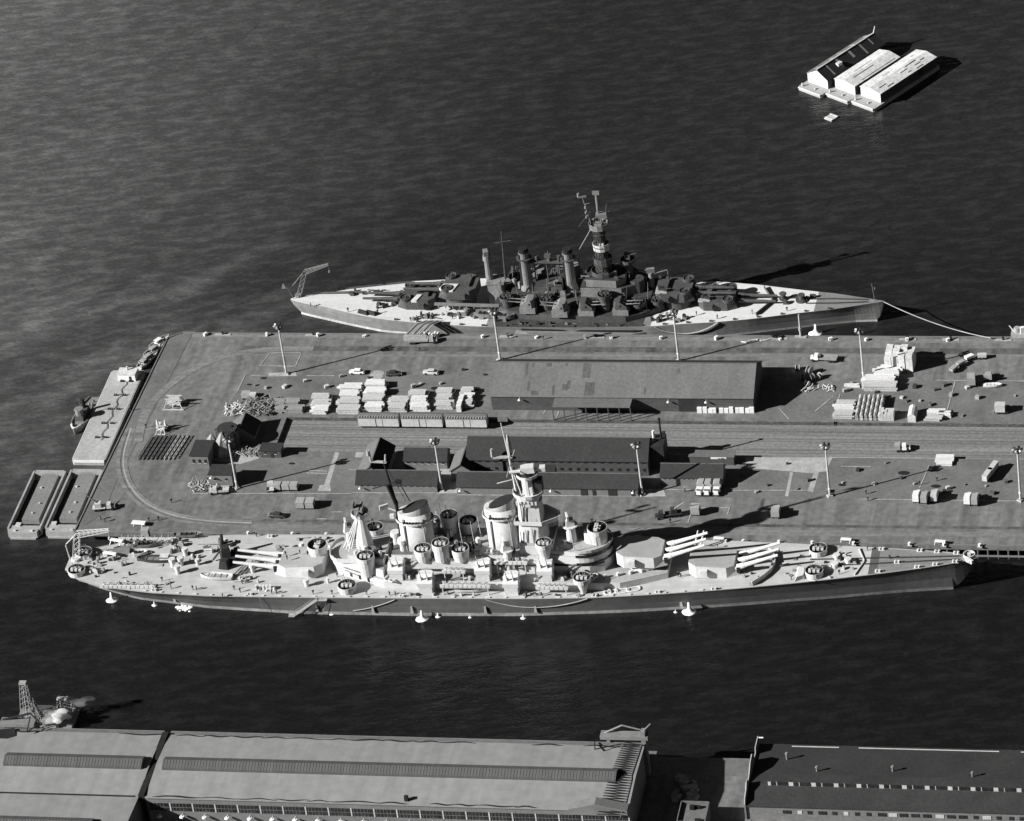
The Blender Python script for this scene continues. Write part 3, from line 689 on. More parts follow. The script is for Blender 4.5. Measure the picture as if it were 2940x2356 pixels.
# after-deck gun dump: dark stowage piles, stanchions and hose racks
clutter(NB,(-128,-5,-121,5),6.5,16,'deck_locker',[HG,HD,'steel_mid','steel_dark',HG])
clutter(NB,(-120,-11.2,-100,-8.6),6.5,16,'deck_locker',[HD,HD,'steel_mid',HG],.4,1.2,.7)
clutter(NB,(-80.5,-8.5,-73,-5.5),6.5,12,'deck_locker',[HG,'canvas_grey','steel_dark',HG])
clutter(NB,(-74,-12.4,-68,-10.6),6.5,6,'deck_locker',[HG,HG],.9,1.3,1.0)
clutter(NB,(-120,6,-84,13),6.5,24,'deck_locker',[HG,HD,'steel_mid','steel_dark','canvas_grey'],.5,2.2,1.5)
clutter(NB,(-74,8,-52,13.6),6.5,14,'deck_locker',[HG,HD,'steel_dark'],.5,1.8,1.3)
clutter(NB,(28,-12,34,-10.9),6.6,8,'deck_locker',[HG,HD],.5,1.4,.9)
clutter(NB,(-21,-4.4,-9,4.4),14.6,26,'deck_locker',[HG,'steel_dark','steel_dark','steel_mid'],.6,2.2,2.6)
clutter(NB,(-46,-5,-34,-1),13.9,16,'deck_locker',[HG,'steel_dark','steel_mid'],.6,1.8,2.0)
clutter(NB,(-21,-8.6,8,-7),11.9,10,'deck_locker',[HG,HD,'steel_dark'],.5,1.2,1.2)
clutter(NB,(-30,-10.4,26,-9.2),9.25,14,'deck_locker',[HG,HD,'steel_dark'],.5,1.3,1.2)
clutter(NB,(-6,-5.6,4,-3.9),15.0,10,'deck_locker',[HG,'steel_dark','steel_mid'],.5,1.3,1.8)
clutter(NB,(14,-9.4,26,-7),9.25,12,'deck_locker',[HG,'steel_dark','steel_mid',HD],.5,1.5,1.7)
clutter(NB,(-104,2,-92,11),6.5,10,'deck_locker',[HG,HD,'steel_dark'],.5,1.4,1.)
clutter(NB,(66,-9,100,6),lambda x:zsN(x),22,'deck_locker',[HG,HD,'steel_dark','steel_mid'],.4,1.2,.9)
clutter(NB,(-126,-7,-110,6),6.5,22,'deck_locker',[HG,HD,'steel_dark','steel_mid','canvas_grey'],.4,1.4,1.4)
clutter(NB,(13,-6,19,6),16.6,6,'deck_locker',[HG,'steel_mid'],.5,1.2,1.2)
clutter(NB,(-30,-13.9,26,-12.2),6.5,18,'deck_locker',[HG,HD,'steel_dark','steel_mid'],.5,1.3,1.)
clutter(NB,(-36,-8.8,-27,-6.6),9.25,4,'deck_locker',[HG,HD],.6,1.3,1.)
clutter(NB,(14,-9.8,22,-7.4),9.25,9,'deck_locker',[HG,HD,'steel_mid'],.5,1.4,1.)
clutter(NB,(90,-4,100,4.5),lambda x:zsN(x),10,'deck_locker',[HG,HG,'steel_dark'],.5,1.6,1.1)
# dark stacked gear beside the after turret: the folded derrick and its shadowed framework
q=B();q.box(-86.0,3.6,6.5,3.4,5.6,4.6,rad(20),.6,.6);q.box(-85.4,-.6,6.5,3.0,3.0,2.6,rad(-10),.7,.7);q.box(-82.6,4.4,6.5,2.6,2.0,3.2,rad(35),.6,.6);q.tube((-87,4.5,9.8),(-86.6,4.8,14.2),.75,.45,8);q.tube((-86,3.6,9.6),(-83.4,2.4,7.2),.4,.3,6);q.tube((-87.4,3,9.5),(-89.6,2,7),.3,.3,6);q.box(-83.6,1.6,6.5,2.4,2.6,1.7,rad(-15));q.build('boat_winch','steel_dark',NB)
q=B()
for k in range(2): q.tube((-86.9+.5*k,3.2-.3*k,9.9),(-86.5+.9*k,2.2-.3*k,8.4),.3,.26,6)
q.build('winch_lever',HG,NB)
q=B()
for k in range(5): q.tube((-82.4+1.2*k,-5.6+.5*k,6.7),(-79.4+1.1*k,-.6+.9*k,7.6),.22,.22,5)
q.build('derrick_boom','steel_mid',NB)
# rafts on turret sides and superstructure
for x,y,z,a in ((-34.3,-9.1,9.3,1.2),(-32.9,-9.5,9.3,1.2),(30.5,-12.1,6.7,.25),(33.6,-11.4,6.7,.25),(36.8,-10.7,6.8,.3),(24.8,-8.6,9.3,1.0),(-37.5,4.5,13.,.9),(-35.3,4.2,13.,.9)): raft(NB,x,y,z,a,HG)
for x in (28.5,32.,35.5,38.7):
    q=B();q.cyl(x,-8.4+.28*(x-28),9.3,10.3,.55,.5,9);q.build('cable_reel',HG,NB)
# boxes along the platform edges, row of short bollard-like posts on the deck edge
for k in range(34):
    x=-112+k*5.1;y=-(interp(DBN,x)-.5);q=B();q.box(x,y,zsN(x)+.02,R.uniform(.7,1.4),.45,.35);q.build('deck_chock',HG,NB)
for k in range(5):
    q=B();q.box(-73.6+k*1.05,-11.3,6.52,.62,.8,1.25);q.box(-73.6+k*1.05,-11.3,7.77,.8,1.0,.2);q.build('ready_locker',HG,NB)
for k in range(26):
    x=R.uniform(-118,100);y=R.uniform(-.8,.8)*(interp(DBN,x)-2)
    if -55<x<54 and abs(y)<10.9: continue
    if -72<x<-55 and abs(y)<7: continue
    q=B();q.box(x,y,zsN(x)+.04,R.uniform(1.,1.8),R.uniform(.9,1.4),.22,0);q.box(x,y,zsN(x)+.26,.8,.7,.06);q.build('deck_hatch',R.choice([HD,HG,'steel_mid','steel_dark']),NB)
for k in range(22):
    x=R.uniform(-30,24);y=R.choice([-1,1])*R.uniform(8.9,10.3);q=B();q.box(x,y,9.26,.5,.5,R.uniform(1.2,2.2));q.build('vent_trunk',R.choice([HG,HD,'steel_mid']),NB)
for x0,y0,z0,x1,y1,z1 in ((-21,-8.3,14.65,-8.5,-8.3,14.65),(-27,-8.3,14.65,-21,-8.3,14.65),(13,-6.6,9.25,24,-6.6,9.25),(-8,-5.7,15,4,-5.7,15)):
    q=B();n_=int((x1-x0)/1.1)
    for k in range(n_): q.tube((x0+1.1*k,y0,z0),(x0+1.1*k,y0,z0+1.0),.05,.05,4)
    q.tube((x0,y0,z0+1.0),(x1,y1,z1+1.0),.05,.05,4);q.tube((x0,y0,z0+.5),(x1,y1,z1+.5),.05,.05,4);q.build('railing',HD,NB)
# flag and radio whips between the funnels
for x,y,z0,z1 in ((-19.5,4,12,27),(-17.6,3.6,12,26.4),(-12.4,-4.3,12,25.5),(-9.4,-2.6,12,25),(-8.8,3.6,12,22),(10.8,-9.6,9.2,16),(20.2,-5.8,15,23.4)):
    q=B();q.tube((x,y,z0),(x-.4,y-.2,z1),.14,.07,5);q.build('radio_whip',HG,NB)
# cargo boom posts forward, standing up beside the second turret (pale ends)
for dx in (0,1.7):
    q=B();q.tube((51.6+dx,7.6,7.2),(53.2+dx,9.2,13.2),.3,.2,7);q.build('boat_boom',HG,NB)
# hull fittings: accommodation ladder, mooring bights, draught stains
q=B();q.box(-53.4,-15.4,6.1,3.0,1.5,.16)
for s in (-.55,.55):
    q.tube((-54.6,-15.5+s,6.3),(-62.0,-15.5+s,.7),.12,.12,4);q.tube((-54.6,-15.5+s,7.2),(-62,-15.5+s,1.6),.06,.06,4)
for k in range(17):
    t=k/16;q.box(-54.6-7.4*t,-15.5,6.2-5.6*t,.35,1.1,.06)
q.box(-63,-15.6,.45,1.9,1.6,.25)
for dx in (-.8,.8):
    for dy in (-.7,.7): q.tube((-63+dx,-15.6+dy,.5),(-63+dx,-15.6+dy,1.7),.05,.05,4)
q.build('accommodation_ladder',HD,NB)
def bight(x0,x1,z0,z1,dip,nm='mooring_rope'):
    q=B();pts=[]
    for k in range(13):
        t=k/12;x=x0+(x1-x0)*t;z=z0+(z1-z0)*t-dip*4*t*(1-t);y=-(interp(WBN,x)+(interp(DBN,x)-interp(WBN,x))*max(0,min(1,z/6.5)))-.22;pts.append((x,y,z))
    q.path(pts,.13,5);q.build(nm,'rope',NB)
bight(-5.5,24,6.4,6.6,3.2);bight(-45,-32,.9+.9,6.2,.6)
q=B();q.tube((-51.6,-15.3,6.4),(-54.6,-15.2,.3),.05,.05,4);q.tube((-72,-15.1,6.4),(-71.6,-14.6,1.2),.05,.05,4);q.build('man_rope','rope',NB)
for x in (-55.6,-39,-6,8.5,50,-99,-27.5):
    q=B();q.box(x,-(interp(WBN,x)+.42 if x>-90 else interp(WBN,x)+.9),1.4,.9,.35,2.2,0,.5,1);q.build('discharge_scupper',HD,NB)
# port side: pale floats and gear on the far quarter
# ================================================================ far battleship (older, dark, bow to the right)
FB=thing('far_battleship','older dark grey battleship beyond the pier, with a thin tall tower and two slim funnels','battleship',FAR.o,FAR.a)
zsF=lambda x: 4.6+(2.9*((x+40)/135.)**1.3 if x>-40 else 0)
DBF=[(-95.2,.3),(-94,1.2),(-90,2.6),(-82,4.6),(-72,8.2),(-62,10.9),(-45,12.9),(-30,13.9),(0,14.2),(25,13.5),(33,12.3),(44,11.3),(55,9.6),(69,6.5),(80,4.4),(89,1.9),(94,.5),(95.2,.1)]
WBF=[(-95.2,.1),(-92,1.6),(-87.5,3.2),(-75,7.4),(-62.7,11.),(-45,12.8),(0,14),(25,13.2),(44,10.6),(60,6.6),(75,2.9),(86,.6),(92,.1),(95.2,.02)]
OG,OL,OD='old_grey','old_grey_light','old_deck_dark'
make_hull(FB,DBF,WBF,zsF,'old_hull','old_band',.8,-95.2,95.2,[('after_deck','old_deck',-95.2,-26.),('midship_deck','old_deck_dark',-26.,22.5),('fore_deck','old_deck',22.5,76.),('forecastle_deck','deck_dark',76.,95.2)],xf=93.,xa=-93.)
def fblk(name,poly,z0,z1,m=OG,roof=OD,top=None,n2='deck_plating'):
    q=B();q.prism(poly,z0,z1,top);o=q.build(name,m,FB)
    q=B();q.prism([(p[0]*.997,p[1]*.98) for p in (top or poly)],z1+.01,z1+.05);q.build(n2,roof,o);return o
# blister bulges
for s in (-1,1):
    q=B();r0=[(-19.5,s*13.6),(-15,s*15.0),(18,s*15.0),(23.2,s*13.2),(20,s*12.6),(-17,s*13.0)];q.prism(r0,-1,3.6);q.build('hull_blister','old_hull',FB)
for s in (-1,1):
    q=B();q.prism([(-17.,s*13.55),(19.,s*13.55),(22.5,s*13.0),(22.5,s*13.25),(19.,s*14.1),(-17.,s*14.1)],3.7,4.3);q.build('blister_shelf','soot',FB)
# triangular deck edge break at the after end
# superstructure
fblk('deckhouse',[(-27,5),(-22,9),(-4,11.3),(16,11.3),(21,9),(27,4.5),(27,-4.5),(21,-9),(16,-11.3),(-4,-11.3),(-22,-9),(-27,-5)],4.7,7.6)
fblk('upper_deckhouse',[(-22,4),(-18,6.5),(18,6.5),(23,4),(23,-4),(18,-6.5),(-18,-6.5),(-22,-4)],7.65,10.2)
fblk('bridge_house',[(1,4.6),(14,4.6),(18,2.4),(18,-2.4),(14,-4.6),(1,-4.6)],10.25,13.6,OL)
fblk('bridge_house',[(2.5,3.8),(12.5,4.4),(15,2),(15,-2),(12.5,-4.4),(2.5,-3.8)],13.65,16.2,OL)
fblk('conning_tower',ellipse(18,0,2.6,2.4,12),10.25,14.5)
fblk('midship_house',[(-14,3.5),(-5,3.5),(-5,-3.5),(-14,-3.5)],10.25,13.0)
# turrets with pale sunlit end plates
def fturret(x,z0,ang,barb,zb,ly):
    t=turret(FB,x,0,z0,ang,12.4,10.2,3.2,2,3.1,11.6,.5,0,OG,OG,barb,zb,roof=OG)
    for s in (-1,1):
        c=rot((3.2,s*3.55),ang,(x,0));q=B();q.ring(c[0],c[1],z0+2.9,z0+3.75,1.75,1.6,18);q.ring(c[0],c[1],z0+2.9,z0+3.55,1.05,.8,14);q.build('roof_tub',OG,t)
        q=B();q.cyl(c[0],c[1],z0+3.0,z0+3.42,1.6,n=16);q.box(c[0],c[1],z0+3.42,.6,.9,.35);q.build('roof_hatch',OG,t)
    c=rot((-3.2,0),ang,(x,0));q=B();q.box(c[0],c[1],z0+3.2,1.5,5.,.7,ang);q.box(c[0],c[1]+2.6,z0+3.9,.9,.9,.6,ang);q.build('rangefinder',OG,t)
    return t
fturret(43.9,zsF(44)+.1,0,False,0,0);fturret(30.6,9.0,0,True,5.4,0)
fturret(-39.2,8.7,math.pi,True,4.7,0);fturret(-53.0,4.8,math.pi,False,0,0)
# pale panels paint sunlit turret plates bright; after ones double as white identification marks
for x,z,s in ((-53,4.8,1),(-39.2,8.7,1)):
    q=B();q.prism([(x-5.6,-3.6),(x-3.4,-4.95),(x-.9,-4.95),(x+.2,-.9),(x-4.6,-.9)] if x>-45 else [(x-1.1,-5.0),(x+.7,-5.0),(x+1.7,-1.4),(x+.1,-1.4)],z+2.6,z+3.34);q.build("painted_sun_panel","old_deck",FB)
for x,z in ((43.9,zsF(44)+.1),(30.6,9.0)):
    q=B();q.prism([(x-6.0,-4.6),(x-2.4,-4.9),(x-1.5,-1.2),(x-6.0,-1.0)],z+2.74,z+3.3);t=q.build("painted_sun_panel",'concrete_pale',FB)
    q=B();q.cyl(x-4.7,-2.6,z+3.3,z+4.3,.8,.7,10);q.box(x-3.2,-3.2,z+3.3,2.2,1.0,.8,rad(-20));q.tube((x-3.,-3.2,z+4.),(x-.8,-4,z+4.6),.14,.1,5);q.build('panel_shadow','steel_dark',t)  # dark gun shape added in place of a cast shadow
# secondary twins along the sides
for s in (-1,1):
    for x,y,z in ((-15.2,8.6,7.7),(-4.6,10.3,7.7),(3.6,9.4,7.7),(14.4,8.6,7.7)):
        t=mk56(FB,x,s*y,z+1.9,s*rad(90)+(rad(90) if s<0 else rad(-90))*-1 if False else rad(180) if x<0 else 0,OL if x in(-15.2,-4.6) else OG,OG,el=rad(4),S=.92,mb=OL)
        q=B();q.box(x,s*y,z-.0,5.0,4.4,1.9,0);q.build('mount_base',OL,t)
# funnels
for x in (-17.0,-3.0):
    q=B();q.cyl(x,0,9.8,12.2,2.5,1.8,16);q.cyl(x,0,12.2,23.8,1.75,1.6,18);f=q.build('funnel','old_grey_light',FB)
    q=B();q.cyl(x+.1,0,23.8,25.2,1.6,1.45,18);q.build('funnel_cap','soot',f)
    q=B();q.tube((x-1.5,-1.0,12),(x-1.35,-1.0,23.4),.2);q.tube((x-1.2,-1.4,12),(x-1.05,-1.35,23.4),.16);q.build('steam_pipe','steel_dark',f)
    q=B();q.ring(x,0,21.6,21.75,2.5,1.65,16);q.build('funnel_gallery',OG,f)
# catwalk and searchlights between funnels
q=B();q.box(-10,0,20.2,12,2.2,.2);
for x in (-13,-9,-6): q.cyl(x,.4,20.4,22.2,.75,.6,9)
q.box(-9.2,-.4,22.2,2.0,1.5,1.0)
for x in (-14,-10,-6): q.tube((x,0,10),(x,0,20.2),.28,.25,6)
q.build('searchlight_platform',OG,FB)
# boats stowed between funnels
for x,y in ((-11,-4.6),(-10,4.4)):
    q=B();r=[]
    for k in range(7):
        t=k/6;wd=1.1*math.sin(math.pi*min(max(t,.05),.95))**.6;X=x-3.6+7.2*t;r.append([(X,y-wd,11.7),(X,y-wd*.5,10.4),(X,y+wd*.5,10.4),(X,y+wd,11.7),(X,y,11.4)])
    q.loft(r);q.build('ships_boat',OG,FB)
# fore tower: lattice cage with stacked platforms
q=B();n=14
for k in range(n):
    for d in (1,-1):
        pts=[]
        for j in range(6):
            t=j/5;a=2*math.pi*(k/n+d*t*.22);r=2.9-1.5*t**.7;pts.append((8+r*math.cos(a),r*math.sin(a),13.5+22*t))
        q.path(pts,.11,4)
for z,r in ((20,2.9),(26.5,2.4),(31,2.1)): q.ring(8,0,z,z+.2,r,r-.25,14)
ft2=q.build('cage_mast',OG,FB)
q=B();q.cyl(8,0,13.4,34,1.9,1.25,12);q.build('mast_trunk',OG,ft2)
for z,w,h,m in ((16.3,5.6,1.3,OG),(20.3,4.0,2.2,OG),(25.2,3.6,2.6,'trim_pale'),(33.0,4.2,2.0,OL)):
    q=B();w*=1.18;pl=ellipse(8.2,0,w*.62,w*.52,12);q.prism(pl,z,z+h*.55);q.wall(pl,z+h*.55,z+h*.55+.9,.12,True);q.box(8.4,-w*.2,z+h*.55,w*.45,w*.4,h*.6);q.build('mast_platform',m,ft2)
q=B();q.box(9.4,0,37.,3.6,2.4,1.3,rad(12),.9,.9);q.tube((7.2,-2.2,37.4),(11.5,2.2,37.4),.3,.3,7);q.build('fire_director',OL,ft2)
q=B();q.tube((6,-.5,34.5),(4.3,-.6,44.5),.22,.12,6);q.box(4.2,-.6,44.3,2.6,.4,.5,rad(15));q.cyl(3.1,-.6,44.6,45.8,.45,.4,8);q.tube((8.4,0,36.6),(8.6,0,45.),.3,.45,7);q.tube((5.8,-1,33),(2.2,-4,27.6),.2,.14,6);q.tube((10.6,.4,37.4),(11.4,.4,41.6),.09,.06,5)
for z in (37,38.6,40.4): q.cyl(4.9,-.6,z,z+.7,.42,.36,8)
q.tube((3,-4.,36),(5,3.6,36.4),.1,.1,5);q.box(8.5,0,45,2.2,.3,1.4);q.box(5.6,-.5,41.2,1.4,.3,.9,rad(30));q.build('topmast',OL,ft2)
# second tower ahead with directors, gun platforms
q=B();q.cyl(15.5,2.2,10.2,19.4,1.3,1.,12);q.ring(15.5,2.2,19.4,20.4,2.3,2.15,14);q.cyl(15.5,2.2,19.2,19.45,2.2,n=14);q.box(15.5,2.2,20.4,1.8,1.6,1.8);q.tube((15.5,2.2,21.4),(18.7,1.,23.2),.13,.1,5);q.build('fore_director','old_grey',FB)
q=B();q.cyl(22.2,2.4,7.6,15.2,1.0,.8,10);q.box(22.2,2.4,15.2,2.6,1.0,1.5,rad(15));q.tube((23.2,2.4,14.8),(27.4,3.4,15.6),.2,.16,5);q.tube((27.4,3.4,15.6),(27.4,3.6,13.6),.15,.12,5);q.build('fore_derrick',OL,FB)
# after tower and pole mast
q=B();q.box(-27.4,1.2,4.7,4.6,5.,7.6);q.box(-27.2,1.2,12.3,5.8,5.6,.3);q.cyl(-29.4,1.6,12.3,19.6,1.25,1.0,12);q.cyl(-29.4,1.6,19.6,21.4,1.4,1.2,12);q.box(-29.6,1.6,21.4,1.5,2.2,1.6,rad(20));q.build('after_tower','old_grey_light',FB)
q=B()
for k in range(4): q.tube((-29.6,-1.2,5+2*k),(-25.2,-1.2,7+2*k),.12,.12,4);q.tube((-25.2,-1.2,5+2*k),(-29.6,-1.2,7+2*k),.12,.12,4)
q.build('tower_bracing',OG,FB)
q=B();q.tube((-24.4,1.8,12.3),(-23,-.4,31.5),.34,.16,7);q.tube((-25.6,-.2,27),(-20.4,-.2,28),.09,.09,5);q.build('after_mast',OG,FB)
# gun platforms: rings of tubs midships and around the tower
for x,y,z,r in ((-22.5,6.6,10.4,2.2),(-9.6,7.4,10.4,2.1),(9.2,7.6,12.6,2.2),(19.5,6.8,9.4,2.3),(25.2,4.6,9.0,2.0)):
    for s in (-1,1):
        quad_tub(FB,x,s*y,z,r,1.1,s*rad(90),OG,(1.2,1.6),zb=5,inner='soot')
# long catapult beam and light guns
q=B();q.box(-35.8,-6.0,7.3,21,1.1,.5,rad(-1));
for k in range(9): q.box(-45+2.3*k,-6.,6.4,.3,.8,.9)
q.cyl(-36,-6,4.6,6.4,1.2,1.0,12);q.build('catapult_beam',OL,FB)
clutter(FB,(-52,-10.4,-30,-7.4),4.7,34,'deck_gear',['old_grey','steel_dark','old_deck','old_grey_light'],.5,1.7,1.3)
clutter(FB,(-66,-6,-60,1),4.7,7,'deck_gear',['steel_dark','old_grey'],.6,2.2,1.3)
clutter(FB,(-77,1,-62,6),4.7,12,'deck_gear',['steel_dark','old_grey'],.6,2.0,1.1)
clutter(FB,(24,-11.5,36,-7.5),5.5,18,'deck_gear',['old_grey','old_grey_light','steel_dark'],.6,1.9,2.2)
clutter(FB,(-24,-12.8,22,-11.6),4.8,26,'deck_gear',['old_grey','old_grey_light','steel_dark','old_grey'],.5,1.3,1.3)
clutter(FB,(-22,-6,20,6),10.2,40,'deck_gear',['old_grey','old_grey_light','steel_dark','old_grey_light'],.6,2.0,2.6)
clutter(FB,(-24,-9,22,9),7.6,50,'deck_gear',['old_grey','old_grey_light','steel_dark','steel_dark','canvas_grey'],.5,1.8,2.6)
clutter(FB,(-12,-3,-4,3),13,16,'deck_gear',['old_grey','old_grey_light','steel_dark'],.6,1.9,2.2)
for k in range(30):
    x=R.uniform(-24,24);y=R.uniform(-10,10);z=R.choice([7.6,10.2,10.2,13]);q=B();q.tube((x,y,z),(x+R.uniform(-.8,.8),y,z+R.uniform(2.5,6.5)),.16,.08,5);q.build('stanchion',R.choice([OL,OG,OL]),FB)
clutter(FB,(-26,-13,-20,13),4.8,14,'deck_gear',['old_grey','old_grey_light','steel_dark'],.6,2.,2.4)
clutter(FB,(2,-4,16,4),16.2,12,'deck_gear',['old_grey','old_grey_light'],.6,1.6,1.8)
clutter(FB,(62,-1.5,74,2.5),lambda x:zsF(x),10,'deck_gear',['old_grey','steel_dark'],.6,2.,1.5)
for x,y in ((63.5,1.4),(69.4,.6)):
    q=B();z=zsF(x);q.cyl(x,y,z,z+.5,1.9 if x>66 else 1.3,n=14);q.cyl(x,y,z+.5,z+2.0,.9,.8,12);q.cyl(x,y,z+2,z+2.3,1.2,1.1,12);q.build('capstan',OG,FB)
q=B()
for y in (-1.2,1.2): q.path([(71,y,zsF(71)+.2),(80,y,zsF(80)+.2),(90,y*.5,zsF(90)+.2)],.22,5)
q.build('anchor_chain','steel_dark',FB)
q=B();q.wall([(56.5,-7.6),(60.5,0),(56.5,7.6)],zsF(57),zsF(57)+1.1,.2);q.build('breakwater',OG,FB)
q=B();q.tube((92.4,0,zsF(92)),(91.8,0,zsF(92)+6.4),.12,.09,5);q.box(92.3,.2,zsF(92)+4.2,.8,.1,.8);q.build('jack_staff',OL,FB)
q=B();q.tube((-94.2,0,4.6),(-96,.4,9.0),.1,.08,5);q.box(-97,.4,8.3,1.4,.12,1.8,0,.3,1);q.build('ensign_staff',OL,FB)
n0=len(COL.objects)
q=B();lat((-93,1.6,4.6),(-89.2,.6,14.6),1.3,1.1,5);lat((-89.2,.6,14.6),(-81.2,1.2,17.2),1.2,.5,6);q.tube((-94.6,1.6,8.4),(-90.,1,14),.12,.12,5);q.cyl(-93,1.6,4.5,5.4,1.2,1.1,10);q.tube((-81.3,1.2,17),(-81.3,1.2,14.6),.06,.06,4);q.cyl(-81.3,1.2,14.2,14.8,.35,n=8);q.build('aircraft_crane','old_grey_light',FB)
q=B();q.tube((-88,3.2,4.9),(-71,3.9,5.2),.42,.36,6);q.tube((-82,5.4,4.9),(-58,10.6,5.0),.3,.26,6);q.build('stowed_boom',OG,FB)
for x,y in ((-69.5,-7.6),(-66.8,-7.9)):
    q=B();q.box(x,y,4.65,3.8,1.0,1.2,rad(-22),.8,.6);q.build('deck_raft','steel_dark',FB)
for k in range(20):
    x=-58+k*7.2;y=-(interp(DBF,x)-.5);q=B();q.box(x,y,zsF(x)+.02,R.uniform(.6,1.3),.5,.5);q.build('deck_chock',OG,FB)
def fbight(x0,x1,z0,z1,dip):
    q=B();pts=[]
    for k in range(13):
        t=k/12;x=x0+(x1-x0)*t;pts.append((x,-(interp(DBF,x)+.3),z0+(z1-z0)*t-dip*4*t*(1-t)))
    q.path(pts,.2,5);q.build('mooring_rope','rope',FB)
fbight(25.5,45,5.6,6.2,3.4)
# ================================================================ buildings on the pier
def gable(name,label,L,wd,zb,ze,zr,loc,rz=0.,roof='roof_tar',far='roof_far',wall='wall_timber',win=None,group=None,cat='shed',door=None,lamp=None,flat=False):
    """long axis = local x; near (south) side = local -y"""
    t=thing(name,label,cat,(loc[0],loc[1],zb),rz,group);h=ze-zb;r=zr-zb
    q=B();pr=[(-wd,0),(-wd,h),(0,r-.25),(wd,h),(wd,0)] if not flat else [(-wd,0),(-wd,h),(wd,h),(wd,0)]
    q.loft([[(-L/2,y,z) for y,z in pr],[(L/2,y,z) for y,z in pr]]);wl=q.build('wall',wall,t)
    sl=(r-h)/wd if not flat else 0
    o=.45
    if flat:
        q=B();q.box(0,0,h+.004,L+.5,2*wd+.5,.25);q.build('roof',roof,t)
    else:
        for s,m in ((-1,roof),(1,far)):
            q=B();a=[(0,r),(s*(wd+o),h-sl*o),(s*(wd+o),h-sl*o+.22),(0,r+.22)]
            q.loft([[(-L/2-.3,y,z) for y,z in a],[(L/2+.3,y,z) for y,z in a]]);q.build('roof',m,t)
        q=B();q.box(0,0,r+.2,L+.6,.35,.12);q.build('ridge_cap','roof_felt',t)
    if win:
        n,ww,hh,zz=win
        for i in range(n):
            x=-L/2+(i+.5)*L/n;q=B();q.box(x,-wd-.03,zz,ww,.1,hh);w_=q.build('window','window_glass',t)
            if L<40:
                q=B();q.box(x,-wd-.09,zz-.12,ww+.2,.14,.1);q.build('sill','trim_pale',w_)
    if door:
        for x,ww,hh in door:
            q=B();q.box(x,-wd-.04,.02,ww,.12,hh);q.build('door','steel_dark',t)
    for x,z in (lamp or []):
        q=B();q.tube((x,-wd,z+.5),(x,-wd-.9,z+.3),.06,.06,5);q.cyl(x,-wd-.9,z,z+.35,.5,.2,10);q.build('wall_lamp','white_paint',t)
    return t
def ew(eL,eR,ze,rp,zr):
    a,b_=G(*eL,ze),G(*eR,ze);r=G(*rp,zr);ye=(a.y+b_.y)/2
    return (b_.x-a.x),r.y-ye,((a.x+b_.x)/2,r.y)
L,wd,loc=ew((1408,1135),(2161,1141),9.8,(1800,1042),15.4)
WH=gable('warehouse','long warehouse with a patched grey roof on the pier, right of the timber piles',L,wd,ZP,9.8,15.4,loc,roof='roof_felt',wall='wall_dark',cat='warehouse',
   door=[(21.5,8.2,4.6)],lamp=[(-L/2+9,4.3),(3,4.0),(14.5,4.0),(26,4.0)])
for px,py,w_,l_ in ((1515,1070,.8,5),(1535,1064,.7,2.4),(1580,1064,1.6,2.2),(1622,1056,.5,2.2),(1630,1064,.6,1.8),(1532,1113,2.2,2.2),(1586,1108,.7,3.4),(1620,1102,1.6,1.8),(1632,1098,1.,2.4),(1688,1070,2.4,6.4),(1690,1108,3.,5),(1516,1100,.7,2.8),(1950,1078,.7,1.4),(1850,1108,.5,2)):
    # patches lie in the plane of the near roof slope
    p=G(px,py,12.6);x=p.x-loc[0];sl=(15.4-9.8)/wd;yy=[p.y-loc[1]-l_/2,p.y-loc[1]+l_/2];yy=[max(-wd,min(-.3,v)) for v in yy]
    zf=lambda v:15.4-ZP+.25+sl*v
    q=B();q.add([(x-w_/2,yy[0],zf(yy[0])),(x+w_/2,yy[0],zf(yy[0])),(x+w_/2,yy[1],zf(yy[1])),(x-w_/2,yy[1],zf(yy[1]))],[(0,1,2,3)]);q.build('roof_patch','roof_patch',WH,recalc=False)
# loading canopy on posts
c0,c1_=G(1585,1167,9.5),G(1808,1169,9.5)
q=B();q.box((c0.x+c1_.x)/2-loc[0],(c0.y+loc[1]-wd)/2-loc[1]-.25,4.75,c1_.x-c0.x,(loc[1]-wd)-c0.y-.55,.22);cn=q.build('canopy','roof_felt',WH)
for k in range(8):
    x=c0.x+(c1_.x-c0.x)*k/7-loc[0];q=B();q.box(x,c0.y-loc[1]+.2,0,.28,.28,4.74);q.build('post','wall_dark',cn)
# centre sheds with dark tarred roofs
S='dark tarred gable shed on the pier, '
L,wd,loc=ew((1022,1389),(1253,1390),7.5,(1140,1351),10.0)
gable('pier_shed','low dark-roofed front shed with small windows under its eave, left of the gap',L,wd,ZP,7.5,10.0,loc,win=(13,.7,.6,2.35),group='dark sheds in the middle of the pier',lamp=[(-L/2+1.2,1.9)])
L,wd,loc=ew((1160,1320),(1281,1321),7.7,(1220,1286),10.1)
gable('pier_shed','short dark-roofed shed behind the low front shed, right of the cross-ridged shed',L,wd,ZP,7.7,10.1,loc,win=(6,.8,.9,1.9),group='dark sheds in the middle of the pier')
L,wd,loc=ew((1340,1316),(1858,1323),10.,(1600,1255),14.2)
BG=gable('pier_shed','largest dark tarred shed at the pier centre, behind a lower shed of the same length',L,wd,ZP,10.,14.2,loc,wall='wall_dark',win=(22,1.0,.8,4.4),group='dark sheds in the middle of the pier')
for i in range(22):
    x=-L/2+(i+.5)*L/22;q=B();q.box(x,-wd-.03,1.7,.9,.1,.9);q.build('window','window_glass',BG)
ex=L/2
q=B();q.box(ex+2.3,1.2,0,4.2,6.4,8.2);q.box(ex+3.8,3.6,8.2,1.0,1.0,1.3);an=q.build('boiler_annexe','steel_dark',BG)
